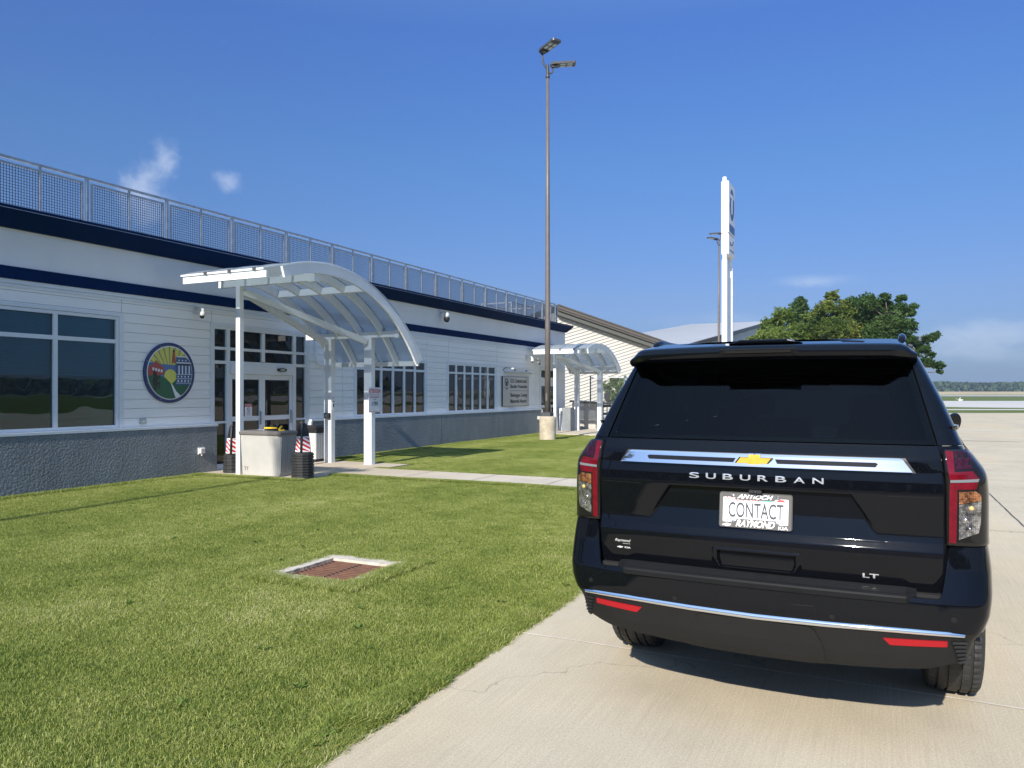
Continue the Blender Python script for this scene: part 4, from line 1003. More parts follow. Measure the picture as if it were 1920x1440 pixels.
# ------------------------------------------------------------------ lamp posts
def lamp_post(label, loc, rz=0):
    t = thing('lamp_post', label, 'lamp post', loc, rz, 'tall parking lot lamp posts')
    mb = MB(); mb.lathe([(.285,-.1),(.288,.70),(.283,.79),(.262,.815),(.001,.82)], (0,0,0), n=36); mb.build('concrete_base', M['roughconc'], t)
    mb = MB(); mb.cbox((-.165,-.165,.822), (.165,.165,.955), .012); mb.build('base_cover', M['dgrey'], t)
    mb = MB(); rings = []
    for z, r in ((.95,.105),(4,.092),(8,.074),(12.7,.052)): rings.append([(r*math.cos(2*PI*k/16), r*math.sin(2*PI*k/16), z) for k in range(16)])
    mb.loft(rings, caps=True, smooth=True); mb.box((-.03,-.112,1.35),(.03,-.09,1.62)); mb.build('pole', M['bronze'], t)
    mb = MB(); mb.lathe([(.055,12.55),(.075,12.58),(.075,12.66),(.055,12.70),(.05,13.0),(.03,13.05),(.001,13.06)], (0,0,0), n=12)
    L = lambda lat, d, z: (lat*CC - d*CS, lat*CS + d*CC, z)
    mb.tube([L(0,0,12.86),L(-.06,0,12.93),L(-.14,0,13.07),L(-.18,0,13.25),L(-.19,0,13.42)], .030, 8)
    mb.tube([L(0,0,12.86),L(.06,0,12.76),L(.11,0,12.72),L(.16,0,12.78),L(.18,0,12.95)], .030, 8); mb.build('arms', M['lampdark'], t)
    for (base, vec, sag) in (((-.19,0,13.46), (.47,-.72,.06), 1), ((.16,0,13.0), (.78,.02,.05), 1)):
        b = Vector(L(*base)); v = Vector(L(vec[0], vec[1], vec[2])); ln = v.length; u = v.normalized(); s = u.cross(Vector((0,0,1))).normalized(); w = s.cross(u).normalized()
        def Q(a, c, e): return b + u*a + s*c + w*e
        def slab(mb, pl, e0, e1): mb.prism(pl, lambda a, c, e: tuple(Q(a, c, e)), e0, e1)
        m1 = MB(); slab(m1, [(-.06,-.10),(.06,-.17),(ln,-.17),(ln+.03,-.14),(ln+.03,.14),(ln,.17),(.06,.17),(-.06,.10)], .0, .075)
        for k in range(7): slab(m1, [(.0+.04*k,-.10),(.015+.04*k,-.10),(.015+.04*k,.10),(.0+.04*k,.10)], .076, .10)
        hd = m1.build('lamp_head', M['lampdark'], t)
        m1 = MB(); slab(m1, [(-.03,-.07),(.20,-.10),(.20,.10),(-.03,.07)], -.055, -.001); m1.build('driver_box', M['lampdark'], hd)
        for a0 in (.28, .52):
            for c0 in (-.085, .085):
                m1 = MB(); slab(m1, [(a0,c0-.055),(a0+.18,c0-.055),(a0+.18,c0+.055),(a0,c0+.055)], -.010, -.001); m1.build('lens', M['lens'], hd)
    return t
lp = lamp_post('tall bronze twin-headed lamp post on a round concrete base in the lawn', (-10.47, 24.33, 0))
lp2 = copy_tree(lp, loc=(-10.95, 57.6, 0), rz=R(200), label='distant lamp post half hidden behind the white pylon sign')
lp3 = copy_tree(lp, loc=(-9.72, -9.6, 0), rz=0, label='lamp post standing in the lawn behind the photographer')

# ------------------------------------------------------------------ pylon sign
t = thing('pylon_sign', 'tall narrow white fuel pylon sign on two posts beyond the black car', 'pylon sign', (-6.53, 35.75, 0))
mb = MB(); mb.cbox((-.12,-.12,0), (.12,.12,7.75), .03); mb.cbox((-.09,-.09,7.76), (.09,.09,11.55), .03); mb.build('post', M['white'], t)
mb = MB(); mb.cbox((-.10,1.18,0), (.14,1.42,7.55), .03); mb.cbox((-.07,1.22,7.56), (.09,1.38,8.2), .03); mb.box((-.105,1.175,6.2),(.145,1.425,6.5)); mb.build('post', M['white'], t)
mb = MB(); mb.cbox((-.18,.06,9.02), (.17,1.66,11.42), .05); mb.build('upper_cabinet', M['white'], t)
mb = MB(); mb.cbox((-.175,.07,8.02), (.165,1.65,8.99), .04); mb.build('lower_cabinet', M['white'], t)
mb = MB(); mb.box((-.14,.04,8.05), (.135,.058,11.35)); mb.build('trim', M['trim'], t)
M['logo'] = plain('logo_slate_blue', (0.045,0.10,0.24), 0.4, var=0.05)
mb = MB(); n = 40; mb.prism([(.86+.56*math.cos(2*PI*i/n), 10.42+.73*math.sin(2*PI*i/n)) for i in range(n)], lambda u, v, d: (d, u, v), .172, .182); mb.build('logo_disc', M['logo'], t)
mb = MB(); mb.prism([(.50,10.88),(1.20,10.88),(1.20,10.70),(.96,10.70),(.96,9.98),(.76,9.98),(.76,10.70),(.50,10.70)], lambda u, v, d: (d, u, v), .183, .188); mb.build('logo_letter', M['refwhite'], t)
mb = MB(); mb.box((.172,.18,9.10), (.178,1.55,9.46)); mb.build('name_panel', M['logo'], t)
mb = MB(); mb.tube([(.168,.35,8.62),(.168,.6,8.50),(.168,.95,8.55),(.168,1.25,8.76)], .035, 6); mb.box((.166,.35,8.22),(.172,1.35,8.28)); mb.build('swoosh', M['logo'], t)

# ------------------------------------------------------------------ hangars
def u_dir(deg):   # direction in plan measured from the camera axis, positive to the right
    a = R(deg); return Vector(LD(math.sin(a), math.cos(a)))
def lap_wall(mb, p, q, ztop, zb, pitch, depth=.04):
    """metal lap siding between plan points p and q; ztop(t) is the raking top"""
    p, q = Vector(p), Vector(q); n = 60; d = (q-p).normalized(); out = Vector((d.y, -d.x, 0))
    nz = int(30/pitch)
    for k in range(nz):
        z0, z1 = zb + k*pitch, zb + (k+1)*pitch
        # clip this course by the rake
        ts = [i/n for i in range(n+1)]
        run = [t_ for t_ in ts if ztop(t_) > z0 + .01]
        if not run: break
        a, b = min(run), max(run)
        for i in range(n):
            t0, t1 = i/n, (i+1)/n
            if ztop(t0) <= z0+.01 or ztop(t1) <= z0+.01: 
                continue
            za, zc_ = min(z1-.012, ztop(t0)), min(z1-.012, ztop(t1))
            P0, P1 = p.lerp(q, t0), p.lerp(q, t1)
            mb.add([(P0+out*depth).to_tuple()[:2]+(z0,), (P1+out*depth).to_tuple()[:2]+(z0,), tuple(P1)[:2]+(zc_,), tuple(P0)[:2]+(za,),
                    tuple(P0)[:2]+(z0,), tuple(P1)[:2]+(z0,)], [(0,1,2,3),(0,4,5,1)])
h1 = thing('hangar', 'cream hangar with diagonal boards and a broad brown sloping roof edge behind the terminal', 'hangar', (0,0,0))
HA, HB = LD(2.50, 42.0), LD(9.75, 43.95)           # wall ends, left and right as seen from the drive
hu = (HB - HA).normalized(); hL = (HB - HA).length; hn = Vector((hu.y, -hu.x, 0))
if hn.dot(-HA) < 0: hn = -hn
hz = lambda s: 6.20 - .298*s
def HP(s, z, o): p = HA + hu*s + hn*o; return (p.x, p.y, z)
mb = MB(); mb.cur = 0
mb.prism([(0,0),(hL,0),(hL,hz(hL)-.3),(0,hz(0)-.3)], lambda u, v, d: HP(u, v, d), -.2, 0)
mb.cur = 1; c = -4.0
while c < 7:      # seams between the diagonal boards
    s0, s1 = 0.0, hL; f0 = lambda s: c + .30*s
    if f0(0) < 0: s0 = -c/.30
    se = (hz(0)-.3 - c)/(.30+.298)
    s1 = min(hL, se)
    if s1 > s0 + .05: mb.beam(HP(s0, f0(s0), .004), HP(s1, f0(s1), .004), .060, .016)
    c += .182
mb.build('wall', [M['cream'], M['creamseam']], h1)
def hrake(o0, o1, z0, z1, nm, mat):
    q = lambda s: [HP(s, hz(s)+z0, o0), HP(s, hz(s)+z0, o1), HP(s, hz(s)+z1, o1), HP(s, hz(s)+z1, o0)]
    m_ = MB(); m_.loft([q(-.1), q(hL+.3)], caps=True); m_.build(nm, mat, h1)
hrake(.003, .40, -.34, -.12, 'soffit', M['greysoffit'])
hrake(.003, .50, -.118, .00, 'fascia', M['brownmetal']); hrake(.003, .54, .002, .14, 'fascia', M['brownlight']); hrake(.003, .58, .142, .22, 'fascia_cap', M['brownmetal'])
mb = MB(); bk = -hn*26
mb.add([HP(-.1, hz(-.1)+.21, 0), HP(hL+.3, hz(hL+.3)+.21, 0), HP(hL+.3, hz(hL+.3)+.21, -26), HP(-.1, hz(-.1)+.21, -26)], [(0,1,2,3)]); mb.build('roof', M['roofmetal'], h1)
mb = MB(); mb.add([HP(hL-.02, 0, -.2), HP(hL-.02, 0, -26), HP(hL-.02, hz(hL)-.1, -26), HP(hL-.02, hz(hL)-.1, -.2)], [(0,1,2,3)]); mb.add([HP(.02, 0, -.2), HP(.02, 0, -26), HP(.02, hz(0)-.1, -26), HP(.02, hz(0)-.1, -.2)], [(0,1,2,3)])
mb.build('wall', M['cream'], h1)

h2 = thing('hangar', 'far hangar with a pale metal roof and brown sloping roof edge behind the pylon sign', 'hangar', (0,0,0))
HX0, HX1, HY0 = -22.0, -12.7, 53.0
z2 = lambda y: 5.05 + .121*(y - 53.7)
mb = MB(); lap_wall(mb, (HX1, HY0+.6, 0), (HX1, 98, 0), lambda t_: z2(HY0+.6 + t_*(98-HY0-.6)) - .25, 0, .42); mb.build('wall', M['cream'], h2)
mb = MB(); mb.box((HX0, HY0+.5, 0), (HX1, HY0+.6, 4.7)); mb.build('wall', M['cream'], h2)
mb = MB(); n = 26
for i in range(n):
    x0, x1 = HX0 + (HX1+.5-HX0)*i/n, HX0 + (HX1+.5-HX0)*(i+1)/n
    mb.add([(x0,HY0,z2(HY0)), (x1,HY0,z2(HY0)), (x1,98,z2(98)), (x0,98,z2(98))], [(0,1,2,3)])
    mb.loft([[(x0-.03,HY0,z2(HY0)+.001),(x0,HY0,z2(HY0)+.05),(x0+.03,HY0,z2(HY0)+.001)], [(x0-.03,98,z2(98)+.001),(x0,98,z2(98)+.05),(x0+.03,98,z2(98)+.001)]], close=False)
mb.build('roof', M['roofmetal'], h2)
mb = MB()
for (x0, x1, a, b) in [(HX1+.01, HX1+.46, -.32, -.01), (HX1+.47, HX1+.58, -.30, .06)]:
    mb.loft([[(x0,HY0,z2(HY0)+a),(x1,HY0,z2(HY0)+a),(x1,HY0,z2(HY0)+b),(x0,HY0,z2(HY0)+b)], [(x0,98,z2(98)+a),(x1,98,z2(98)+a),(x1,98,z2(98)+b),(x0,98,z2(98)+b)]], caps=True)
mb.build('fascia', M['brownmetal'], h2)

# ------------------------------------------------------------------ shed, fence, flood light, small tree behind the far canopy
t = thing('garden_shed', 'small tan resin shed with dark lid beside the far canopy columns', 'shed', (-12.12, 32.75, 0))
mb = MB(); mb.cbox((-.58,-.45,0), (.58,.45,1.20), .03); mb.build('walls', M['tan'], t)
mb = MB()
for s in (-1, 1):
    mb.box((s*.29-.26,-.475,.05), (s*.29+.26,-.452,1.16))
    for k in range(6): mb.box((s*.29-.25,-.482,.12+.085*k), (s*.29+.25,-.4755,.135+.085*k))
mb.build('door', M['tan'], t)
mb = MB(); mb.prism([(-.66,1.215),(1.05,1.12),(1.05,1.17),(-.66,1.29)], lambda u, v, d: (u, d, v), -.54, .54); mb.build('roof', M['lidgrey'], t)
t = thing('metal_gate', 'grey metal gate frame standing right of the tan shed', 'gate', (-11.35, 32.6, 0))
mb = MB()
for x in (.0, .55, 1.1): mb.box((x-.05,-.04,0), (x+.05,.04,1.15))
for z in (.98, .62): mb.box((.051,-.03,z), (.499,.03,z+.12)); mb.box((.601,-.03,z), (1.049,.03,z+.12))
for k in range(5): mb.box((.051,-.02,.10+.09*k), (.499,.02,.145+.09*k))
mb.build('frame', M['greysoffit'], t)
mb = MB(); mb.box((.72,-.09,.92), (.86,-.041,1.04)); mb.build('latch_box', M['black'], t)
fe = thing('chain_link_fence', 'chain link fence with white top pipe running right from the terminal corner', 'fence', (F-.05, 34.6, 0))
for x in (.05, 1.75, 3.6, 5.5, 7.4):
    mb = MB(); mb.tube([(x,0,0),(x,0,2.42)], .032, 8); mb.lathe([(.001,.05),(.035,.03),(.038,0)], (x,0,2.42), n=8); mb.build('post', M['dgrey'] if x < 1 else M['galv'], fe)
mb = MB(); mb.tube([(.05,0,2.36),(7.4,0,2.36)], .022, 8); mb.build('top_pipe', M['white'], fe)
mb = MB(); w = .0018; i = -2.4
while i < 7.4:
    for s in (1, -1):
        a = Vector((i, .012*s, .05)); b = Vector((i+2.28, .012*s, 2.33))
        if s < 0: a, b = Vector((i, -.012, 2.33)), Vector((i+2.28, -.012, .05))
        t0 = max(0, (.05-a.x)/2.28); t1 = min(1, (7.4-a.x)/2.28)
        if t1 > t0 + .01: mb.beam(a.lerp(b, t0), a.lerp(b, t1), w*2, w*2)
    i += .078
mb.build('chain_mesh', M['galvwire'], fe)
t = thing('flood_light', 'black box flood light on a post above the tan shed', 'light', (-12.05, 35.3, 0))
mb = MB(); mb.tube([(0,0,0),(0,0,1.25)], .03, 8); mb.build('post', M['dgrey'], t)
mb = MB(); mb.prism([(-.13,1.62),(.13,1.62),(.13,1.42),(.06,1.25),(-.06,1.25),(-.13,1.42)], lambda u, v, d: (u, d, v), -.06, .06); mb.build('housing', M['black'], t)

def make_tree(name, label, cat, base, blobs, trunk_top, mat, nleaf, leaf, group=None, trunk_r=.22, flat=.75, spread=.5, dens=1.0):
    """blobs: (x, y, z, r) world; leaves are small faces gathered into twigs round many limb ends"""
    base = Vector(base); t = thing(name, label, cat, base, 0, group)
    mb = MB(); top = Vector(trunk_top) - base
    mb.tube([(0,0,-.1), top*.35 + Vector((.12,.05,0)), top*.7, top], [trunk_r, trunk_r*.75, trunk_r*.5, trunk_r*.3], 8)
    V = []; Fc = []; tot = sum(b[3]**2 for b in blobs)
    for (x, y, z, r) in blobs:
        c = Vector((x, y, z)) - base
        st = top * min(1, max(.35, (c.z - r) / max(top.z, .1)))
        mid = st.lerp(c, .5) + Vector((0, 0, -.12*r))
        mb.tube([st, mid, c], [trunk_r*.42, trunk_r*.26, trunk_r*.08], 6)
        nsp = max(9, int(nleaf * r*r / tot / 42))
        for k in range(nsp):
            d = Vector(RNG.normal(size=3)).normalized(); d.z = d.z*flat + .12; d.normalize()
            tip = c + d * r * (0.60 + .60*RNG.random()**1.3); s0 = c + d * r * .12 * RNG.random() + Vector((0,0,-.1*r))
            ln = (tip - s0).length; ax = (tip - s0).normalized(); side = ax.cross(Vector((0,0,1)))
            side = side.normalized() if side.length > .05 else Vector((1,0,0)); up = side.cross(ax)
            if k < 12: mb.tube([s0, s0.lerp(tip, .5) + up*.05*ln, tip - ax*.05], [.04, .025, .008], 4)
            for j in range(int(42*dens)):
                f = RNG.random()**.65; wd_ = ln * spread * .42 * (1.15 - f) + leaf*.8
                p = s0 + ax*ln*f + side*float(RNG.normal())*wd_*.85 + up*float(RNG.normal())*wd_*.42 - Vector((0,0,1))*(.10*ln*f*f)
                nrm = (Vector(RNG.normal(size=3)) * .7 + up*1.1).normalized(); a = nrm.orthogonal().normalized(); a = (Matrix.Rotation(RNG.random()*6.28, 3, nrm) @ a); b2 = nrm.cross(a)
                s = leaf * (.55 + .75*RNG.random()); o = len(V)
                V += [p - a*s, p + b2*s*.5 - nrm*s*.12, p + a*s, p - b2*s*.5 + nrm*s*.1]; Fc.append((o, o+1, o+2, o+3))
    mb.build('trunk', M['bark'], t)
    m2 = MB(); m2.v = [tuple(v) for v in V]; m2.f = Fc; m2.m = [0]*len(Fc); m2.sm = [False]*len(Fc); m2.build('crown', mat, t)
    return t
def blob(px, py, rp, d, dd=0):
    p = LD((px-960)/1427*(d+dd), d+dd, 1.64 + (736-py)/1427*(d+dd)); return (p.x, p.y, p.z, rp/1427*(d+dd))
def tbase(px, d): p = LD((px-960)/1427*d, d, 0); return (p.x, p.y, 0)
def ttop(px, py, d): p = LD((px-960)/1427*d, d, 1.64 + (736-py)/1427*d); return tuple(p)
d = 62
make_tree('maple_tree', 'light green broad tree, leftmost of the group behind the black car', 'tree', tbase(1462, d), [blob(1450,612,26,d,1),blob(1428,632,20,d,-1),blob(1468,592,22,d),blob(1462,640,38,d,-2),blob(1500,628,30,d,-1),blob(1430,660,30,d,1),blob(1490,670,36,d,0),blob(1412,640,14,d),blob(1520,600,22,d,2)], ttop(1462,640,d), M['leaflight'], 44000, .105)
d = 68
make_tree('conifer_tree', 'dark pointed tree rising behind the light green tree', 'tree', tbase(1500, d), [blob(1500,575,20,d),blob(1494,596,26,d),blob(1510,620,34,d),blob(1502,563,10,d)], ttop(1500,570,d), M['leafdark'], 20000, .10)
d = 60
make_tree('pine_tree', 'yellow green feathery tree in the middle of the group behind the car', 'tree', tbase(1570, d), [blob(1560,556,16,d),blob(1549,580,24,d,-1),blob(1580,586,27,d),blob(1538,612,27,d),blob(1568,618,34,d,-2),blob(1600,622,30,d,-1),blob(1545,652,38,d),blob(1596,656,36,d),blob(1570,690,34,d),blob(1600,590,22,d,2),blob(1535,595,20,d,2),blob(1620,640,30,d,2)], ttop(1565,580,d), M['leafyellow'], 58000, .105, flat=.6)
d = 57
make_tree('locust_tree', 'dark green spreading tree whose ragged branches hang right of the car', 'tree', tbase(1668, d),
    [blob(1600,570,18,d,3),blob(1612,600,26,d,3),blob(1690,560,10,d),blob(1660,556,10,d),blob(1712,575,9,d),blob(1716,652,18,d,1),blob(1628,566,20,d),blob(1655,572,20,d,1),blob(1683,580,18,d),blob(1704,586,13,d),blob(1640,592,28,d,1),blob(1676,606,26,d,-1),blob(1706,610,15,d),blob(1650,628,34,d),blob(1690,636,26,d),
     blob(1741,634,12,d),blob(1755,629,9,d),blob(1735,655,11,d),blob(1700,668,24,d),blob(1738,678,12,d),blob(1756,684,11,d),blob(1768,686,7,d),blob(1762,697,5,d),blob(1660,680,34,d),blob(1745,664,8,d)],
    ttop(1665,600,d), M['leafdark'], 76000, .105, flat=.55, spread=.7)
d = 43
make_tree('young_tree', 'small yellow green tree in front of the cream hangar wall', 'tree', tbase(1140, d), [blob(1130,722,19,d),blob(1150,712,16,d),blob(1138,740,20,d),blob(1165,728,24,d),blob(1122,708,9,d),blob(1158,748,16,d)], ttop(1140,735,d), M['leaflight'], 9000, .075, trunk_r=.07)

canopy_mass('near_wood', [Vector((x, -52 + 6*math.sin(x*.07), 0)) for x in range(-110, 130, 12)], 12, 5.5, 12.5, 15000, .75, 'row of dark trees across the road behind the photographer')
canopy_mass('shrub_row', [LD(l, 67 + .02*l) for l in (9, 13, 17, 21, 24, 26)], 2.2, 2.2, 4.2, 5200, .26, 'low dark shrubs under the trees behind the black car')
# small white marker by the taxiway
t = thing('taxiway_marker', 'small white marker board on the grass beside the taxiway', 'marker', LD(88.6, 150.5))
mb = MB(); mb.prism([(-.9,.35),(-.2,.2),(.0,.55),(.1,.55),(.0,.2),(.5,.15),(.5,0),(-.2,0),(-.2,.12)], lambda u, v, d: (u, d, v+.1), -.1, .1); mb.box((-.3,-.05,0),(.3,.05,.1)); mb.build('board', M['whiteplastic'], t)

# ------------------------------------------------------------------ turf: instanced tufts of blades
def tuft(name, rad, n, hmin, hmax, seed, wid=.0032):
    rg = np.random.default_rng(seed); a = rg.random(n)*2*PI; r = rad*np.sqrt(rg.random(n)); x = r*np.cos(a); y = r*np.sin(a)
    h = hmin + (hmax-hmin)*rg.random(n)**1.3; th = rg.random(n)*2*PI; lean = .15 + (rg.random(n)**.9)*1.0; la = rg.random(n)*2*PI; w = wid*(.7+.6*rg.random(n))
    dx, dy = np.cos(th)*w/2, np.sin(th)*w/2; lx, ly = np.cos(la)*lean*h, np.sin(la)*lean*h
    z0 = np.full(n, -.012)
    P = np.stack([np.stack([x-dx,y-dy,z0],1), np.stack([x+dx,y+dy,z0],1), np.stack([x+dx*.85+lx*.35,y+dy*.85+ly*.35,h*.6],1), np.stack([x-dx*.85+lx*.35,y-dy*.85+ly*.35,h*.6],1), np.stack([x+lx,y+ly,h*(1-.25*lean)],1)], 1).reshape(-1,3)
    me = bpy.data.meshes.new(name); me.vertices.add(len(P)); me.vertices.foreach_set('co', P.ravel().astype('f'))
    i = np.arange(n)*5; quads = np.stack([i,i+1,i+2,i+3],1); tris = np.stack([i+3,i+2,i+4],1)
    loops = np.concatenate([quads.ravel(), tris.ravel()]); me.loops.add(len(loops)); me.loops.foreach_set('vertex_index', loops.astype('i'))
    me.polygons.add(2*n); ls = np.concatenate([np.arange(n)*4, 4*n+np.arange(n)*3]); me.polygons.foreach_set('loop_start', ls.astype('i'))
    me.polygons.foreach_set('use_smooth', np.ones(2*n, bool)); me.update(calc_edges=True)
    at = me.attributes.new('bl', 'FLOAT', 'POINT'); at.data.foreach_set('value', np.repeat(rg.random(n), 5).astype('f'))
    me.materials.append(M['blade']); return bpy.data.objects.new(name, me)
def in_lawn(x, y, m):
    if x < -12.50 + m or x > LAWN_EDGE + rough_edge(y) - m: return False
    if -12.7-m < x < -9.95+m and 11.15-m < y < 14.65+m: return False
    if 12.32-m < y < 13.58+m: return False
    if -12.7-m < x < -9.6+m and 28-m < y < 33.5+m: return False
    if 28-m < y < 29.6+m: return False
    if math.hypot(x+10.47, y-24.33) < .29+m: return False
    if -.45-m < x+4.55 < .40+m and -.40-m < y-5.66 < .48+m: return False
    return True
def scatter(name, pts, protos, label):
    me = bpy.data.meshes.new(name); me.from_pydata([p[:3] for p in pts], [], [])
    a = me.attributes.new('rz', 'FLOAT', 'POINT'); a.data.foreach_set('value', [p[3] for p in pts])
    a = me.attributes.new('sz', 'FLOAT', 'POINT'); a.data.foreach_set('value', [p[4] for p in pts])
    a = me.attributes.new('pk', 'INT', 'POINT'); a.data.foreach_set('value', [p[5] for p in pts])
    o = bpy.data.objects.new(name, me); COL.objects.link(o); tag(o, label, 'grass', kind='stuff')
    ng = bpy.data.node_groups.new(name, 'GeometryNodeTree')
    ng.interface.new_socket('Geometry', in_out='INPUT', socket_type='NodeSocketGeometry'); ng.interface.new_socket('Geometry', in_out='OUTPUT', socket_type='NodeSocketGeometry')
    N, L_ = ng.nodes, ng.links; gi = N.new('NodeGroupInput'); go = N.new('NodeGroupOutput'); join = N.new('GeometryNodeJoinGeometry')
    def att(nm, ty):
        n = N.new('GeometryNodeInputNamedAttribute'); n.data_type = ty; n.inputs['Name'].default_value = nm; return n
    rz = att('rz', 'FLOAT'); sz = att('sz', 'FLOAT'); pk = att('pk', 'INT')
    cx_ = N.new('ShaderNodeCombineXYZ'); L_.new(rz.outputs['Attribute'], cx_.inputs['Z'])
    cs_ = N.new('ShaderNodeCombineXYZ')
    for k in 'XYZ': L_.new(sz.outputs['Attribute'], cs_.inputs[k])
    for i, pr in enumerate(protos):
        oi = N.new('GeometryNodeObjectInfo'); oi.inputs['Object'].default_value = pr; oi.inputs['As Instance'].default_value = True
        cmp_ = N.new('FunctionNodeCompare'); cmp_.data_type = 'INT'; cmp_.operation = 'EQUAL'
        ii = [s for s in cmp_.inputs if s.type == 'INT']; L_.new(pk.outputs['Attribute'], ii[0]); ii[1].default_value = i
        ip = N.new('GeometryNodeInstanceOnPoints'); L_.new(gi.outputs[0], ip.inputs['Points']); L_.new(cmp_.outputs[0], ip.inputs['Selection']); L_.new(oi.outputs['Geometry'], ip.inputs['Instance'])
        L_.new(cx_.outputs[0], ip.inputs['Rotation']); L_.new(cs_.outputs[0], ip.inputs['Scale']); L_.new(ip.outputs[0], join.inputs[0])
    L_.new(join.outputs[0], go.inputs[0]); md = o.modifiers.new('grass', 'NODES'); md.node_group = ng
    return o
big = [tuft('turf_tuft', .17, 1150, .014, .036, 20+i, .0025) for i in range(4)]
small = [tuft('edge_tuft', .045, 62, .018, .055, 40+i, .0032) for i in range(4)]
pts = []
y = -5.0
while y < 48:
    x = -12.5
    while x < -2.2:
        px, py = x + (RNG.random()-.5)*.10, y + (RNG.random()-.5)*.10
        if in_lawn(px, py, .155): pts.append((px, py, lawn_h(px, py), RNG.random()*6.28, .85+.35*RNG.random() + .25*max(0, mnoise.noise(Vector((px*.5, py*.5, 8)))), int(RNG.integers(4))))
        x += .17
    y += .17
scatter('lawn_grass', pts, big, 'short mown grass covering the lawn between the drive and the building')
pts = []
def try_small(x, y):
    if in_lawn(x, y, -.012) and not in_lawn(x, y, .19): pts.append((x, y, lawn_h(x, y)+.005, RNG.random()*6.28, .7+.5*RNG.random() + .8*max(0, mnoise.noise(Vector((x*3, y*3, 1))))*(1 if x > -3.2 else 0), int(RNG.integers(4))))
for i in range(60000):
    y = RNG.random()*42 - 2; try_small(LAWN_EDGE - RNG.random()*.22 + .02, y)
for i in range(9000):
    try_small(-10 + RNG.random()*7.8, 12.32 - RNG.random()*.2); try_small(-10 + RNG.random()*7.8, 13.58 + RNG.random()*.2)
    try_small(-12.5 + RNG.random()*2.7, 11.15 - RNG.random()*.2); try_small(-12.5 + RNG.random()*2.9, 14.65+RNG.random()*.2)
for i in range(14000): try_small(-12.5 + RNG.random()*.2, RNG.random()*40 - 2)
for i in range(9000): try_small(-4.55 + (RNG.random()-.5)*1.4, 5.66 + (RNG.random()-.5)*1.5)
for i in range(3000): try_small(-10.47 + (RNG.random()-.5)*1.1, 24.33 + (RNG.random()-.5)*1.1)
scatter('edge_grass', pts, small, 'longer untrimmed grass along the edges of the concrete')
# broad-leaved weeds at the ragged edge
V = []; Fc = []
for k in range(60):
    y = 0.9 + RNG.random()**1.3*6.5; c = Vector((LAWN_EDGE - .10 + rough_edge(y) + RNG.normal()*.05, y, -.01))
    for j in range(int(RNG.integers(5, 11))):
        a = RNG.random()*6.28; L_ = .035 + RNG.random()*.05; el = .2 + RNG.random()*.7; d_ = Vector((math.cos(a)*math.cos(el), math.sin(a)*math.cos(el), math.sin(el))); s = Vector((-math.sin(a), math.cos(a), 0)); o = len(V)
        V += [c, c + d_*L_*.45 + s*L_*.26, c + d_*L_ + Vector((0,0,-L_*.25)), c + d_*L_*.45 - s*L_*.26]; Fc.append((o, o+1, o+2, o+3))
for k in range(60):
    x_, y_ = -9 + RNG.random()*6.6, 1.2 + RNG.random()*7
    if not in_lawn(x_, y_, .05): continue
    c = Vector((x_, y_, lawn_h(x_, y_) + .012))
    for j in range(int(RNG.integers(3, 8))):
        a = RNG.random()*6.28; L_ = .03 + RNG.random()*.045; el = .3 + RNG.random()*.7; d_ = Vector((math.cos(a)*math.cos(el), math.sin(a)*math.cos(el), math.sin(el))); s = Vector((-math.sin(a), math.cos(a), 0)); o = len(V)
        V += [c, c + d_*L_*.45 + s*L_*.24, c + d_*L_ + Vector((0,0,-L_*.15)), c + d_*L_*.45 - s*L_*.24]; Fc.append((o, o+1, o+2, o+3))
mb = MB(); mb.v = [tuple(v) for v in V]; mb.f = Fc; mb.m = [0]*len(Fc); mb.sm = [False]*len(Fc)
tag(mb.build('edge_weeds', M['leaflight']), 'small broad-leaved weeds along the ragged lawn edge', 'weeds', kind='stuff')
# ------------------------------------------------------------------ the black car (local frame: x right, y forward, z up, rear face near y = 0)
def mat_paint():
    m, nt, b = new_mat('black_car_paint')
    f = noise_node(nt, 260, 2, 0.5)
    c = ramp(nt, f, [(0.45, (0.0022,0.0026,0.0036)), (0.62, (0.004,0.005,0.008))])
    nt.links.new(c, b.inputs['Base Color']); b.inputs['Specular IOR Level'].default_value = 0.30
    d = noise_node(nt, 5, 5, 0.65); r = nt.nodes.new('ShaderNodeMapRange'); nt.links.new(d, r.inputs[0]); r.inputs[1].default_value = .35; r.inputs[2].default_value = .75; r.inputs[3].default_value = .025; r.inputs[4].default_value = .06
    nt.links.new(r.outputs[0], b.inputs['Roughness']); 
    return m
M['paint'] = mat_paint()
M['chrome'] = plain('bright_chrome', (0.82,0.83,0.85), 0.04, metal=1.0, var=0.02)
M['carplastic'] = plain('charcoal_bumper_plastic', (0.009,0.0086,0.0082), 0.5, spec=0.28, var=0.12, scale=6, bmp=0.05, bscale=300)
M['pad'] = plain('ribbed_step_plastic', (0.010,0.0105,0.0115), 0.5, spec=0.12, var=0.15, scale=10, bmp=0.05, bscale=200)
M['underbody'] = plain('dark_underbody', (0.008,0.008,0.008), 0.8, var=0.2)
M['carinside'] = plain('black_upholstery', (0.012,0.012,0.013), 0.8, var=0.2)
M['gold'] = plain('gold_badge_enamel', (0.80,0.46,0.06), 0.25, metal=0.3, var=0.08, scale=60, bmp=0.1, bscale=400)
M['badge'] = plain('satin_chrome_badge', (0.80,0.82,0.84), 0.18, metal=0.75, var=0.03)
M['seal'] = plain('matt_black_seal', (0.004,0.004,0.004), 0.9, var=0.1, spec=0.05)
M['platewhite'] = plain('white_plate', (0.80,0.80,0.80), 0.4, var=0.03)
M['teal'] = plain('teal_ink', (0.10,0.55,0.45), 0.5, var=0.1)
M['decal'] = plain('silver_decal', (0.62,0.62,0.60), 0.4, var=0.05)
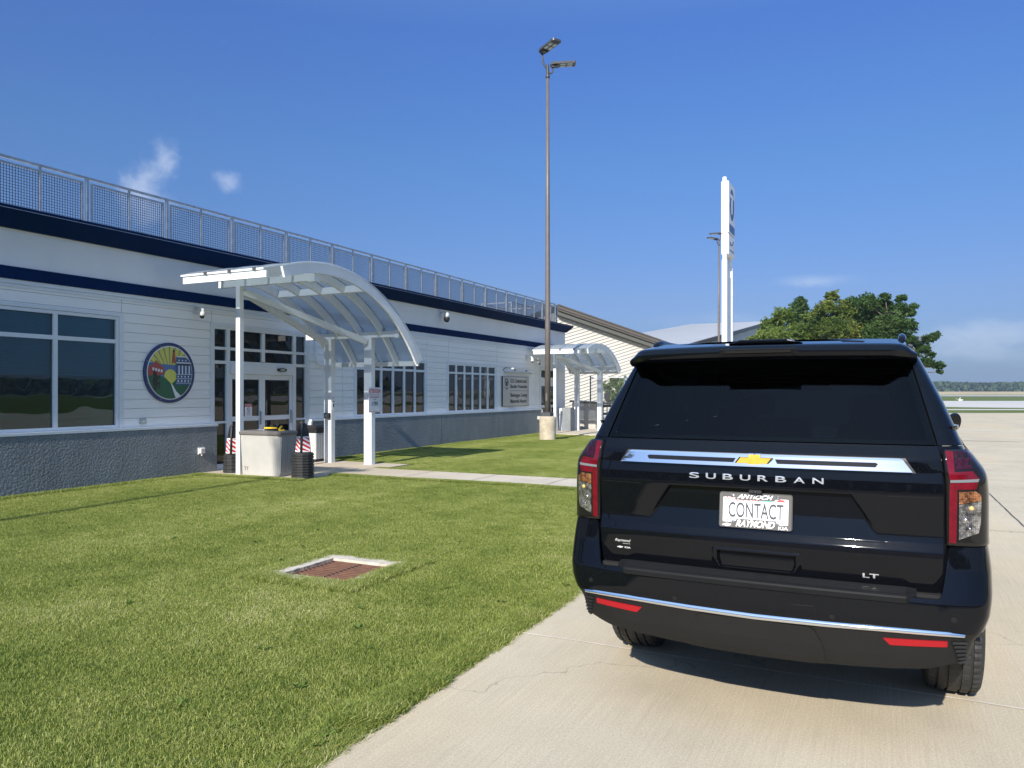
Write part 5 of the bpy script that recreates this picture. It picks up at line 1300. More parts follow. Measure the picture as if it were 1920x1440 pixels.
M['smoke'] = plain('smoked_lamp_housing', (0.009,0.0085,0.0085), 0.06, var=0.2, spec=0.4)
M['steel'] = plain('tailpipe_steel', (0.3,0.3,0.3), 0.3, metal=1.0, var=0.2)
M['frame'] = plain('pewter_plate_frame', (0.070,0.066,0.062), 0.45, metal=0.0, var=0.1, scale=20)
def mat_lens(name, c, e):
    m, nt, b = new_mat(name)
    wv = nt.nodes.new('ShaderNodeTexBrick'); wv.inputs['Scale'].default_value = 75; wv.inputs['Mortar Size'].default_value = 0.05
    wv.offset = 0.0; wv.inputs['Brick Width'].default_value = .6; wv.inputs['Row Height'].default_value = .5
    tc = nt.nodes.new('ShaderNodeTexCoord'); mp = nt.nodes.new('ShaderNodeMapping'); mp.inputs['Rotation'].default_value = (R(90), 0, 0); nt.links.new(tc.outputs['Object'], mp.inputs[0]); nt.links.new(mp.outputs[0], wv.inputs['Vector'])
    wv.inputs['Color1'].default_value = (*c, 1); wv.inputs['Color2'].default_value = (*[x*.55 for x in c], 1); wv.inputs['Mortar'].default_value = (*[x*.35 for x in c], 1)
    n = noise_node(nt, 42, 3, .7)
    cc = mixc(nt, 0.75, wv.outputs['Color'], ramp(nt, n, [(0.36,(0.03,0.03,0.03)),(0.62,(0.85,0.85,0.85))]), 'OVERLAY')
    nt.links.new(cc, b.inputs['Base Color']); b.inputs['Metallic'].default_value = e; b.inputs['Roughness'].default_value = 0.18
    b.inputs['Coat Weight'].default_value = 1; b.inputs['Coat Roughness'].default_value = 0.02
    bump(nt, b, wv.outputs['Fac'], .8, .003)
    return m
M['lensclear'] = mat_lens('clear_faceted_lens', (0.50,0.48,0.46), 0.75)
M['lensamber'] = mat_lens('amber_faceted_lens', (0.52,0.22,0.09), 0.5)
M['reflector'] = plain('red_reflector', (0.29,0.003,0.008), 0.25, var=0.08)
M['bulb'] = plain('amber_bulb', (0.95,0.55,0.15), 0.1, metal=0.4, var=0.3, scale=200, coat=1.0)
M['lensred'] = plain('red_lamp_lens', (0.115,0.003,0.009), 0.12, var=0.3, scale=30, coat=0.2)
M['lensdeep'] = plain('deep_red_lamp_lens', (0.028,0.003,0.007), 0.10, var=0.6, scale=60, coat=0.3)
M['lensbar'] = plain('grey_lamp_bar', (0.15,0.16,0.165), 0.2, var=0.1, coat=0.4)
M['lenshead'] = plain('centre_stop_lamp_lens', (0.012,0.011,0.010), 0.6, var=0.15, spec=0.05)

CAR0 = (-0.534, 3.681, 0)
car = thing('parked_car', 'large glossy black sport utility vehicle seen from behind on the concrete drive', 'car', CAR0)

BASE = [(0,0),(.15,.001),(.3,.004),(.45,.009),(.6,.016),(.7,.024),(.78,.034),(.83,.044),(.87,.057),(.90,.074),(.920,.098),(.932,.135),(.940,.19),(.947,.28),(.955,.42),(.966,.65),(.985,1.0),(1.0,1.5),(1.01,2.4),(1.015,3.3),(1.01,4.1)]
_b = np.array(BASE); 
# round the plan curve off a little, then measure it by arc length
tt = np.linspace(0, len(_b)-1, 1200); bx = np.interp(tt, range(len(_b)), _b[:,0]); by = np.interp(tt, range(len(_b)), _b[:,1])
k = np.ones(61)/61; pad = 30
bxp = np.concatenate([-bx[pad:0:-1], bx, bx[-1] + (bx[-1]-bx[-2])*np.arange(1,pad+1)]); byp = np.concatenate([by[pad:0:-1], by, by[-1] + (by[-1]-by[-2])*np.arange(1,pad+1)])
bx = np.convolve(bxp, k, 'valid'); by = np.convolve(byp, k, 'valid'); by -= by[0]; bx[0] = 0
bq = np.concatenate([[0], np.cumsum(np.hypot(np.diff(bx), np.diff(by)))])
WT = [(.36,.74),(.42,.80),(.47,.86),(.52,.885),(.58,.902),(.63,.935),(.69,.956),(.78,.966),(.88,.966),(.95,.958),(1.0,.95),(1.2,.95),(1.27,.945),(1.30,.934),(1.33,.912),(1.37,.884),(1.40,.864),(1.43,.852),(1.5,.828),(1.6,.790),(1.7,.745),(1.8,.700),(1.86,.660),(1.9,.62)]
def smooth_table(T, w):
    z = np.linspace(T[0][0]-.02, T[-1][0]+.02, 1600); v = np.interp(z, [a for a, _ in T], [b for _, b in T]); n = max(1, int(w/(z[1]-z[0]))) | 1
    vp = np.concatenate([np.full(n//2, v[0]), v, np.full(n//2, v[-1])]); return z, np.convolve(vp, np.ones(n)/n, 'valid')
WZ = smooth_table(WT, .03)
wz = lambda z: float(np.interp(z, *WZ))
PROF = {
 'gate': smooth_table([(.70,.075),(.745,.052),(.80,.030),(.86,.016),(.925,.004),(.952,.004),(.992,.020),(1.02,.026),(1.185,.004),(1.20,.002),(1.25,.005),(1.29,.012),(1.345,.014),(1.362,.020),(1.408,.046)], .012),
 'body': smooth_table([(.36,.09),(.44,.05),(.60,.02),(.93,.02),(1.3,.02),(1.36,.026),(1.40,.042),(1.42,.053),(1.76,.25),(1.90,.335)], .012),
 'glass': smooth_table([(1.38,.030),(1.42,.053),(1.76,.25),(1.90,.335)], .004),
 'bump': smooth_table([(.38,.06),(.42,.005),(.44,-.008),(.50,-.022),(.60,-.034),(.66,-.040),(.745,-.040),(.80,-.020),(.88,.006),(.985,.020),(1.0,.020)], .02),
}
def qx(x, z):      # arc length on the plan curve for a real half-distance x at height z
    return math.copysign(float(np.interp(min(abs(x)*.95/wz(z), .946), bx, bq)), x)
def qy(y): return float(np.interp(y, by, bq))
def S0(q, z, prof):
    a = abs(q); X = float(np.interp(a, bq, bx)) * wz(z)/.95; Y = float(np.interp(a, bq, by)) + float(np.interp(z, *PROF[prof])); return Vector((math.copysign(X, q) if a > 1e-9 else 0, Y, z))
def S(q, z, prof, off=0.0):
    p = S0(q, z, prof)
    if off == 0: return p
    e = .004; du = S0(q+e, z, prof) - S0(q-e, z, prof); dv = S0(q, z+e, prof) - S0(q, z-e, prof); n = du.cross(dv)
    return p + n.normalized()*off
def patch(name, prof, q0, q1, z0, z1, mat, off=0.0, nu=40, nv=20, skirt=.02, parent=None, edge=.004, disp=None, skip=None, both=False, soft=True):
    """smooth panel between arc lengths q0..q1 and heights z0..z1 (numbers, or functions of z / q), with turned-in edges"""
    f = lambda g_, a: g_(a) if callable(g_) else g_
    objs = []
    for sgn in ((1, -1) if both else (1,)):
        mb = MB(); vs = []; keep = []
        us = list(np.linspace(0, 1, nu+1)); vs_ = list(np.linspace(0, 1, nv+1))
        if skirt: us = [-1] + us + [2]; vs_ = [-1] + vs_ + [2]
        for v in vs_:
            for u in us:
                uu, vv = min(max(u, 0), 1), min(max(v, 0), 1); s_ = (u < 0 or u > 1 or v < 0 or v > 1)
                zg = f(z0, 0) + (f(z1, 0) - f(z0, 0))*vv if not callable(z0) and not callable(z1) else None
                if zg is not None: z = zg; a, b = f(q0, z), f(q1, z); q = a + (b-a)*uu
                else: q = f(q0, 0) + (f(q1, 0) - f(q0, 0))*uu; z = f(z0, abs(q)) + (f(z1, abs(q)) - f(z0, abs(q)))*vv
                o = off(q, z) if callable(off) else off
                p = S(sgn*q, z, prof, o)
                if disp: p = p + Vector((0, disp(p.x, z), 0))
                if s_: p = p + Vector((-math.copysign(1, p.x)*skirt*(1 if abs(q) > .95 else .0) , skirt*(0 if abs(q) > 1.15 else 1), 0))
                vs.append(p); keep.append((q, z))
        n = len(us); fs = []
        for j in range(len(vs_)-1):
            for i in range(n-1):
                if skip and skip(*keep[j*n+i], *keep[(j+1)*n+i+1]): continue
                fs.append((j*n+i, j*n+i+1, (j+1)*n+i+1, (j+1)*n+i))
        mb.add(vs, fs, soft)
        o = mb.build(name, mat, parent or car); objs.append(o)
        if skirt: m = o.modifiers.new('edges', 'EDGE_SPLIT'); m.split_angle = R(35)
    return objs[0] if not both else objs
def spoly(name, poly, prof, off, thick, mat, parent=None, cut=.02, tilt=None, both=False, build=True, zcut=.03):
    """flat outline (x, z) wrapped on the car's skin, `off` proud of it, with side walls"""
    out = []
    for sgn in ((1, -1) if both else (1,)):
        bm = bmesh.new(); vs = [bm.verts.new((x, 0, z)) for x, z in poly]; bm.faces.new(vs)
        x0, x1 = min(p[0] for p in poly), max(p[0] for p in poly); zz0, zz1 = min(p[1] for p in poly), max(p[1] for p in poly)
        k = math.floor(x0/cut)*cut
        while k < x1: bmesh.ops.bisect_plane(bm, geom=bm.verts[:]+bm.edges[:]+bm.faces[:], plane_co=(k,0,0), plane_no=(1,0,0)); k += cut
        k = math.floor(zz0/zcut)*zcut
        while k < zz1: bmesh.ops.bisect_plane(bm, geom=bm.verts[:]+bm.edges[:]+bm.faces[:], plane_co=(0,0,k), plane_no=(0,0,1)); k += zcut
        bmesh.ops.triangulate(bm, faces=[f for f in bm.faces if len(f.verts) > 4])
        if thick:
            be = [e for e in bm.edges if e.is_boundary]; r = bmesh.ops.extrude_edge_only(bm, edges=be); low = {v for v in r['geom'] if isinstance(v, bmesh.types.BMVert)}
        else: low = set()
        for v in bm.verts:
            x, z = v.co.x, v.co.z; o = off + (tilt(x, z) if tilt else 0) - (thick if v in low else 0)
            v.co = S(sgn*qx(x, z) if x != 0 else 0, z, prof, o)
        me = bpy.data.meshes.new(name); bmesh.ops.recalc_face_normals(bm, faces=bm.faces); bm.to_mesh(me); bm.free(); me.materials.append(mat)
        o = bpy.data.objects.new(name, me); COL.objects.link(o); o.parent = parent or car; out.append(o)
    return out if both else out[0]

Q_END = qy(4.05)
AX_R, AX_F, WR = 1.20, 4.60, .405
def arch(q, z, q2=None, z2=None):
    y = float(np.interp((q+q2)/2, bq, by)) + .02; zz = (z+z2)/2
    return min(math.hypot(y-AX_R, zz-WR-.02), math.hypot(y-AX_F, zz-WR-.02)) < .485
def boff(q, z):
    qa = qy(.58) if z < .988 else (qy(.345) if z < 1.384 else 0)
    return -.020 if q < qa else 0.0
# lower shell: rear shelf, sides
patch('body', 'body', 0.0, Q_END, .42, 1.408, M['paint'], off=boff, nu=230, nv=58, skirt=0, skip=arch, both=True)
# pillars and roof sides
q_gl = lambda z: qx(np.interp(z, [1.40,1.415,1.76,1.87], [.748,.748,.659,.626]), z)
yend = lambda z: 4.2 - (z-1.15)/.70*.75
patch('upper_body', 'body', q_gl, lambda z: qy(yend(z)-float(np.interp(z, *PROF['body']))), 1.409, 1.868, M['paint'], off=.003, nu=150, nv=26, skirt=0, both=True)
# tailgate with licence recess and hand grip
def smst(a, b, x): t_ = min(max((x-a)/(b-a), 0), 1); return t_*t_*(3-2*t_)
def gate_disp(x, z):
    d = 0.0; ax = abs(x)
    if .985 < z < 1.20:
        half = np.interp(z, [.985,1.02,1.182,1.2], [.55,.512,.403,.395]); m_ = smst(half+.010, half-.008, ax) * (1 - smst(1.180, 1.190, z))
        tgt = np.interp(z, [.985,1.0,1.183,1.2], [.018,.022,.066,.068]); d += m_ * (tgt - float(np.interp(z, *PROF['gate'])))
    if .80 < z < .905:
        c = .852; m_ = smst(.180, .160, ax + max(0, (c-z))*.35) * smst(.812, .822, z) * (1-smst(.884, .892, z)); d += .040*m_
        r_ = smst(.202, .192, ax + max(0, (c-z))*.35) * smst(.798, .806, z) * (1-smst(.898, .906, z)) * (1-m_); d -= .006*r_
    return d
gx = lambda z: qx(np.interp(z, [.745,.765,.81,.97,1.2,1.36,1.405], [.715,.742,.762,.767,.768,.758,.748]), z)
tg = patch('tailgate', 'gate', lambda z: -gx(z), gx, .747, 1.404, M['paint'], off=.0, nu=250, nv=190, skirt=.030, disp=gate_disp)
spoly('gate_seam', [(.549,1.1875),(.752,1.1905),(.752,1.1925),(.549,1.1895)], 'gate', .0012, 0, M['carplastic'], tg, both=True)
mb = MB(); mb.box((-.150,.055,.822), (.150,.060,.880)); mb.build('handle_pocket', M['underbody'], tg)
mb = MB(); mb.cbox((-.03,-.0,1.170), (.03,.055,1.186), .004); mb.lathe([(.001,-.004),(.008,-.003),(.010,.004)], (0,.0,1.174), 'Y', 12); mb.build('rear_camera', M['black'], tg)
# rear glass with a black border round it
gg = lambda z: qx(np.interp(z, [1.40,1.415,1.76,1.87], [.741,.741,.652,.62]), z)
rg_ = patch('rear_window', 'glass', lambda z: -gg(z), gg, 1.414, 1.83, M['carglass'], off=.0, nu=70, nv=30, skirt=0)
patch('window_border', 'glass', lambda z: gg(z)-.030, lambda z: gg(z)+.001, 1.414, 1.80, M['smoke'], off=-.004, nu=4, nv=24, skirt=0, both=True, parent=rg_)
patch('window_border', 'glass', lambda z: -gg(z), gg, 1.414, 1.432, M['smoke'], off=-.004, nu=60, nv=3, skirt=0, parent=rg_)
patch('window_border', 'glass', lambda z: -gg(z), gg, 1.755, 1.83, M['smoke'], off=-.004, nu=60, nv=3, skirt=0, parent=rg_)
patch('window_seal', 'glass', lambda z: -gg(z)-.02, lambda z: gg(z)+.02, 1.385, 1.4135, M['seal'], off=-.014, nu=60, nv=3, skirt=0)
patch('window_seal', 'glass', lambda z: gg(z)-.02, lambda z: gg(z)+.035, 1.39, 1.86, M['seal'], off=-.014, nu=4, nv=20, skirt=0, both=True)
# little winglets at the foot of the pillars
mb = MB()
for s in (-1, 1): mb.loft([[(s*.806,.17,1.494),(s*.832,.20,1.492),(s*.834,.23,1.475),(s*.810,.18,1.480)], [(s*.83,.40,1.494),(s*.852,.42,1.490),(s*.854,.44,1.478),(s*.836,.42,1.480)]], caps=True)
mb.build('pillar_trim', M['smoke'], car)

# spoiler, centre stop lamp, roof, rails
mb = MB(); nx = 60; rings = []
for i in range(nx+1):
    x = -.676 + 1.352*i/nx; a = abs(x)/.676; fall = smst(.90, 1.0, a)**1.5; bow = .045*a*a + .075*smst(.82,1,a)
    top = 1.875 - .010*a*a - .040*fall; tip = 1.867 - .010*a*a - .038*fall; bot = 1.812 - .008*a*a - .010*fall
    sec = [(.46+bow, top+.036 - .02*fall), (.30+bow, top+.014 - .01*fall), (.20+bow, top), (.145+bow, tip), (.128+bow, tip-.010), (.120+bow, tip-.024), (.116+bow, (tip+bot)/2), (.118+bow, bot+.006), (.128+bow, bot-.004), (.16+bow, bot-.014), (.30+bow, 1.795-.02*fall), (.46+bow, 1.80-.02*fall)]
    rings.append([(x, y, z) for y, z in sec])
mb.loft(rings, caps=True, smooth=True); sp_ = mb.build('spoiler', M['paint'], car); m = sp_.modifiers.new('edges', 'EDGE_SPLIT'); m.split_angle = R(50)
mb = MB(); mb.cbox((-.185,.098,1.818), (.175,.130,1.850), .004); mb.build('stop_lamp_recess', M['smoke'], sp_)
mb = MB(); mb.cbox((-.160,.092,1.829), (.148,.097,1.842), .002); mb.build('stop_lamp', M['lenshead'], sp_)
mb = MB(); rows = []
for j in range(41):
    y = .40 + j*(3.15/40); W_ = .655*(1.0+.075*min(1, (y-.3)/.9)); zc_ = 1.908 + .012*smst(.4,1.2,y) - .02*smst(2.6,3.6,y)
    rows.append([(W_*(-1+2*i/24), y, zc_ - .040*abs(-1+2*i/24)**3.0) for i in range(25)])
mb.loft(rows, close=False, smooth=True); mb.build('roof', M['paint'], car)
mb = MB(); mb.loft([[(-.165,.20,1.880),(-.10,.20,1.900),(.12,.20,1.900),(.19,.20,1.880)], [(-.165,.62,1.89),(-.12,.62,1.918),(.14,.62,1.918),(.19,.62,1.89)]], caps=True)
mb.loft([[(.33,.30,1.876),(.36,.30,1.888),(.45,.30,1.887),(.48,.30,1.872)], [(.33,.6,1.885),(.36,.6,1.897),(.45,.6,1.895),(.48,.6,1.88)]], caps=True)
chamfer(mb.build('aerial_hump', M['paint'], car), .008, 3)
for s in (-1, 1):
    mb = MB(); mb.tube([(s*.618,.50,1.875),(s*.620,.56,1.905),(s*.622,.68,1.922),(s*.628,.9,1.927),(s*.64,2.0,1.94),(s*.64,3.0,1.93),(s*.635,3.2,1.905)], [.010,.018,.020,.017,.017,.017,.010], 8); mb.build('roof_rail', M['paint'], car)

# bumper
def btop(q):
    x = float(np.interp(q, bq, bx)); return .764 + (.982-.764)*smst(.735, .790, x)**1.0 if x < .79 else .982
zs_lo = lambda q: np.interp(q, [0,.3,.6,.83,.95,1.2], [.612,.616,.623,.627,.631,.640])
qB = qy(.575)
patch('rear_bumper', 'bump', 0.0, qB, zs_lo, btop, M['paint'], off=.004, nu=150, nv=40, skirt=.02, both=True)
zv_lo = lambda q: np.interp(q, [0,.3,.5,.66,.80,.87,.95,1.3], [.420,.421,.431,.444,.460,.488,.508,.52])
va = patch('bumper_valance', 'bump', lambda z: 0, qy(.56), lambda q: float(zv_lo(q)), lambda q: float(zs_lo(q)) - .002, M['carplastic'], off=.000, nu=120, nv=24, skirt=.03, both=True)
# the lower corners, chrome strip, raised centre, reflectors, louvres
patch('chrome_strip', 'bump', 0.0, qx(.845,.64), lambda q: np.interp(q, [0,.3,.6,.86], [.593,.598,.609,.615]), lambda q: np.interp(q, [0,.3,.6,.80,.86], [.622,.626,.634,.635,.631]), M['chrome'],
      off=lambda q, z: .006 + .010*math.sin(PI*min(max((z - np.interp(q, [0,.3,.6,.86], [.593,.598,.609,.615]))/max(1e-4, (np.interp(q, [0,.3,.6,.80,.86], [.622,.626,.634,.635,.631]) - np.interp(q, [0,.3,.6,.86], [.593,.598,.609,.615]))), 0), 1))**.6, nu=110, nv=8, skirt=.012, both=True)
spoly('hitch_panel', [(-.245,.594),(.235,.594),(.262,.575),(.292,.515),(.300,.48),(.302,.428),(.0,.424),(-.302,.428),(-.300,.48),(-.296,.515),(-.268,.575)], 'bump', .011, .014, M['carplastic'], va[0], cut=.03, tilt=lambda x, z: -.004*smst(.22,.30,abs(x)))
spoly('reflector', [(.535,.580),(.562,.552),(.778,.567),(.778,.592)], 'bump', .006, .01, M['reflector'], va[0], both=True)
mb = MB()
for s in (-1, 1):
    for k in range(6):
        z = .497 + .0180*k; x0 = np.interp(z, [.50,.60], [.822,.792]); x1 = np.interp(z, [.50,.60], [.848,.850])
        a, b = S(s*qx(x0, z), z, 'bump', .004), S(s*qx(x1, z), z, 'bump', .004); mb.beam(a, b, .010, .010)
mb.build('louvres', M['black'], va[0])
mb = MB()
for (x, z) in ((-.805,.684),(-.367,.650),(.332,.650),(.801,.689)):
    c = S(qx(x, z), z, 'bump', .005); n_ = (S(qx(x, z), z, 'bump', .02) - c).normalized(); a = n_.orthogonal().normalized(); b = n_.cross(a); rings = []
    for r, h in ((.0115,.0),(.0115,.002),(.0085,.002),(.0085,.0005),(.0005,.001)): rings.append([c + a*math.cos(t_)*r + b*math.sin(t_)*r + n_*h for t_ in np.linspace(0, 2*PI, 16, endpoint=False)])
    mb.loft(rings)
mb.build('parking_sensors', M['carplastic'], car)
for (p0, p1) in (((.158,.630),(.158,.683)), ((.158,.683),(.262,.688)), ((.262,.688),(.262,.634))):
    pass
mb = MB(); pts_ = [S(qx(x, z), z, 'bump', .0045) for x, z in ((.158,.632),(.158,.678),(.166,.684),(.254,.688),(.262,.682),(.262,.636))]
mb.tube(pts_, .0012, 4); mb.build('tow_cover_seam', M['carplastic'], car)
# ribbed step pad on top of the bumper
mb = MB(); rings = []; prof_ = [(.052,.784),(.045,.795)]
for k in range(6): y0_ = .038 - k*.0135; z_ = .7945 - k*.0028; prof_ += [(y0_, z_), (y0_-.001, z_-.007), (y0_-.0060, z_-.007), (y0_-.0070, z_)]
prof_ += [(-.048,.7775),(-.056,.772),(-.058,.764),(-.055,.742)]
for i in range(67):
    x = -.665 + 1.33*i/66; a = abs(x); e = smst(.62, .665, a); bow = float(np.interp(a, bx, by))
    rings.append([(x*(1 - 0*e), y*(1-.0*e) + bow + (.052-y)*.35*e, z) for y, z in prof_])
mb.loft(rings, close=False, caps=False); mb.build('step_pad', M['pad'], car)
mb = MB(); mb.box((-.76,.03,.74), (.76,.075,.775)); mb.build('sill_filler', M['underbody'], car)

# lamps: a smoked wrap-round housing with coloured chambers behind a clear skin
def lamp(sgn):
    qi = lambda z: qx(np.interp(z, [.985,1.25,1.39], [.781,.777,.766]), z)
    n0 = len(bpy.data.objects)
    def one(name, prof, a, b, c, d, mat, off, nu, nv, skirt, parent):
        mb = MB(); vs = []
        for j in range(-1, nv+2):
            v = min(max(j/nv, 0), 1)
            for i in range(-1, nu+2):
                u = min(max(i/nu, 0), 1); s_ = j in (-1, nv+1) or i in (-1, nu+1); z = c + (d-c)*v; q = a(z) + (b(z)-a(z))*u
                # the outer top corner is cut down towards the side
                z2_ = z - .030*smst(qx(.86,1.3), qy(.30), q)*v
                p = S(sgn*q, z2_, prof, off*(1-(.9 if s_ else 0)) - (skirt if s_ else 0)); vs.append(p)
        n = nu+3; mb.add(vs, [(j*n+i, j*n+i+1, (j+1)*n+i+1, (j+1)*n+i) for j in range(nv+2) for i in range(n-1)], True)
        return mb.build(name, mat, parent)
    h = one('tail_light', 'body', qi, lambda z: qy(.335), .988, 1.390, M['smoke'], .012, 34, 26, .015, car)
    P_ = lambda nm, poly, off, mat: spoly_s(nm, poly, off, mat, h, sgn)
    P_('red_lens', [(.772,1.383),(.800,1.383),(.806,1.300),(.872,1.302),(.893,1.272),(.788,1.267),(.779,1.33)], .0135, M['lensred'])
    P_('red_lens', [(.788,1.254),(.890,1.259),(.884,1.230),(.816,1.227),(.812,1.000),(.786,1.000)], .0135, M['lensred'])
    P_('white_bar', [(.790,1.256),(.890,1.260),(.894,1.272),(.790,1.267)], .0145, M['lensbar'])
    P_('upper_chamber', [(.804,1.382),(.850,1.378),(.870,1.345),(.868,1.312),(.811,1.308)], .0133, M['lensdeep'])
    P_('turn_signal', [(.823,1.218),(.880,1.222),(.900,1.205),(.901,1.182),(.823,1.165)], .0138, M['lensamber'])
    P_('reverse_lens', [(.823,1.163),(.901,1.180),(.899,1.085),(.892,1.045),(.822,1.015)], .0138, M['lensclear'])
    for (x_, z_, r_, m_) in ((.866,1.150,.010,'bulb'), (.860,1.060,.012,'lensclear'), (.845,1.10,.010,'lensclear')):
        c = S(sgn*qx(x_, z_), z_, 'body', .0145); mb = MB(); mb.lathe([(.0005,-.006),(r_*.5,-.005),(r_*.85,-.003),(r_,0)], tuple(c), 'Y', 14); mb.build('bulb', M[m_], h)
    return h
def spoly_s(nm, poly, off, mat, parent, sgn):
    if sgn > 0: return spoly(nm, poly, 'body', off, .002, mat, parent, cut=.012)
    a, b = spoly(nm, poly, 'body', off, .002, mat, parent, cut=.012, both=True)
    bpy.data.objects.remove(a); return b
lamp(1); lamp(-1)

# badges and lettering
bar_t = lambda x, z: .004 + .019*(1.350 - z)/.055
bar = spoly('chrome_bar', [(-.648,1.294),(-.612,1.346),(-.60,1.350),(.60,1.350),(.612,1.346),(.648,1.294)], 'gate', .004, .02, M['chrome'], tg, cut=.02, tilt=bar_t, zcut=.011)
for s in (-1, 1):
    spoly('bar_inset', [(s*.098,1.3125),(s*.088,1.332),(s*.505,1.332),(s*.515,1.3265),(s*.505,1.3125)][::s], 'gate', .0055, .001, M['smoke'], bar, cut=.02, tilt=bar_t, zcut=.011)
spoly('bar_shadow_gap', [(-.664,1.291),(-.622,1.354),(.622,1.354),(.664,1.291)], 'gate', .0015, .002, M['black'], tg, cut=.03)
bt = [(-.092,1.3075),(-.070,1.3375),(-.032,1.3375),(-.030,1.350),(.027,1.350),(.027,1.3375),(.080,1.3375),(.058,1.3075),(.022,1.3075),(.020,1.2965),(-.034,1.2965),(-.034,1.3075)]
b1 = spoly('badge', bt, 'gate', .022, .018, M['chrome'], tg, cut=.05)
cxb = (-.006, 1.3235); spoly('badge_enamel', [(cxb[0]+(x-cxb[0])*.90, cxb[1]+(z-cxb[1])*.86) for x, z in bt], 'gate', .0235, .001, M['gold'], b1, cut=.05)
def skin_text(txt, x0, x1, z0, z1, mat, prof='gate', off=.003, depth=.002, shear=0.0, name='lettering', parent=None, plane=None, bold=0.0):
    cu = bpy.data.curves.new(name, 'FONT'); cu.body = txt; cu.size = 1; cu.extrude = .5; cu.align_x = 'LEFT'; cu.shear = shear; cu.offset = bold
    to = bpy.data.objects.new(name, cu); COL.objects.link(to); dg = bpy.context.evaluated_depsgraph_get(); me = bpy.data.meshes.new_from_object(to.evaluated_get(dg))
    COL.objects.unlink(to); bpy.data.objects.remove(to)
    xs_ = [v.co.x for v in me.vertices]; ys_ = [v.co.y for v in me.vertices]; a, b, c, d = min(xs_), max(xs_), min(ys_), max(ys_)
    for v in me.vertices:
        X = x0 + (v.co.x-a)/(b-a)*(x1-x0); Z = z0 + (v.co.y-c)/(d-c)*(z1-z0); o_ = off + (v.co.z+.5)*depth
        v.co = plane(X, Z, o_) if plane else S(qx(X, Z) if abs(X) > 1e-6 else 0, Z, prof, o_)
    me.materials.clear(); me.materials.append(mat); o = bpy.data.objects.new(name, me); COL.objects.link(o); o.parent = parent or tg; return o
for i, ch in enumerate('SUBURBAN'):
    c = -.283 + .0793*i; skin_text(ch, c-.0235, c+.0235, 1.228, 1.2545, M['badge'], off=.001, depth=.0045, name='badge_letter', bold=.012)
skin_text('LT', .454, .519, .822, .842, M['badge'], off=.001, depth=.003, name='badge_letter', bold=.02)
skin_text('Raymond', -.690, -.607, .882, .900, M['decal'], off=.0008, depth=.0006, shear=.35, name='decal')
skin_text('ANTIOCH, IL', -.650, -.609, .875, .8795, M['decal'], off=.0008, depth=.0006, name='decal')
skin_text('KIA', -.640, -.609, .853, .862, M['decal'], off=.0008, depth=.0006, name='decal', bold=.02)
spoly('decal', [(-.682 + (x+.092)*.20, .8575 + (z-1.3235)*.20*.9) for x, z in bt], 'gate', .0012, 0, M['decal'], tg)

# licence plate
plate = thing('licence_plate', '', '', (0,0,0))
plate.parent = car
PL = lambda X, Z, o_: Vector((X - .002, .018 + (Z-1.085)*.16 - o_, Z))
def pbox(mb, x0, x1, z0, z1, o0, o1): mb.prism([(x0,z0),(x1,z0),(x1,z1),(x0,z1)], lambda u, v, d: PL(u, v, d), o0, o1)
def rrect(x0, x1, z0, z1, r, n=5):
    out = []
    for cx_, cz_, a0 in ((x1-r, z0+r, -90), (x1-r, z1-r, 0), (x0+r, z1-r, 90), (x0+r, z0+r, 180)):
        for i in range(n+1): a = R(a0 + 90*i/n); out.append((cx_+r*math.cos(a), cz_+r*math.sin(a)))
    return out
mb = MB(); mb.prism(rrect(-.152,.152,1.010,1.160,.008), lambda u, v, d: PL(u, v, d), -.001, .0015); pm = mb.build('plate', M['platewhite'], plate)
mb = MB(); mb.prism(rrect(-.165,.165,1.003,1.168,.012), lambda u, v, d: PL(u, v, d), -.006, -.0015); mb.build('backing', M['black'], plate)
mb = MB(); O_, I_ = rrect(-.161,.161,1.006,1.165,.010), rrect(-.147,.147,1.029,1.1475,.005)
mb.loft([[PL(x, z, .0018) for x, z in I_], [PL(x, z, .006) for x, z in I_], [PL(x, z, .0065) for x, z in O_], [PL(x, z, -.001) for x, z in O_]]); mb.build('plate_frame', M['frame'], plate)
mb = MB()
for x, z in ((-.098,1.153),(.100,1.153),(-.098,1.033),(.100,1.033)):
    c = PL(x, z, .0065); mb.lathe([(.0065,.0),(.0065,-.002),(.004,-.0035),(.0005,-.004)], tuple(c), 'Y', 12)
mb.build('screws', M['chrome'], plate)
def ptext(txt, x0, x1, z0, z1, mat, o_=.0022, shear=0.0, bold=0.0): return skin_text(txt, x0, x1, z0, z1, mat, off=o_, depth=.0005, shear=shear, parent=plate, plane=PL, bold=bold)
ptext('CONTACT', -.122, .126, 1.052, 1.122, M['ink'], bold=.012)
ptext('WISCONSIN', -.144, .018, 1.128, 1.148, M['redink'])
ptext('DEC', -.143, -.106, 1.031, 1.046, M['ink']); ptext('24', .106, .126, 1.034, 1.046, M['ink'])
mb = MB(); mb.prism([(-.108,1.145),(.108,1.145),(.112,1.162),(-.112,1.162)], lambda u, v, d: PL(u, v, d), .002, .0068); mb.prism([(-.093,1.136),(.084,1.136),(.094,1.150),(-.088,1.150)], lambda u, v, d: PL(u, v, d), .002, .0066)
mb.prism([(-.100,1.008),(.098,1.008),(.104,1.036),(-.104,1.036)], lambda u, v, d: PL(u, v, d), .002, .0068); mb.prism([(-.088,1.034),(.092,1.034),(.095,1.046),(-.082,1.046)], lambda u, v, d: PL(u, v, d), .002, .0066); mb.build('name_tabs', M['frame'], plate)
ptext('ANTIOCH', -.083, .080, 1.140, 1.161, M['refwhite'], .0078, .4, .03); ptext('RAYMOND', -.086, .090, 1.011, 1.043, M['refwhite'], .0078, .4, .03)
ptext('KIA', .105, .147, 1.009, 1.024, M['refwhite'], .0072, .0, .01)
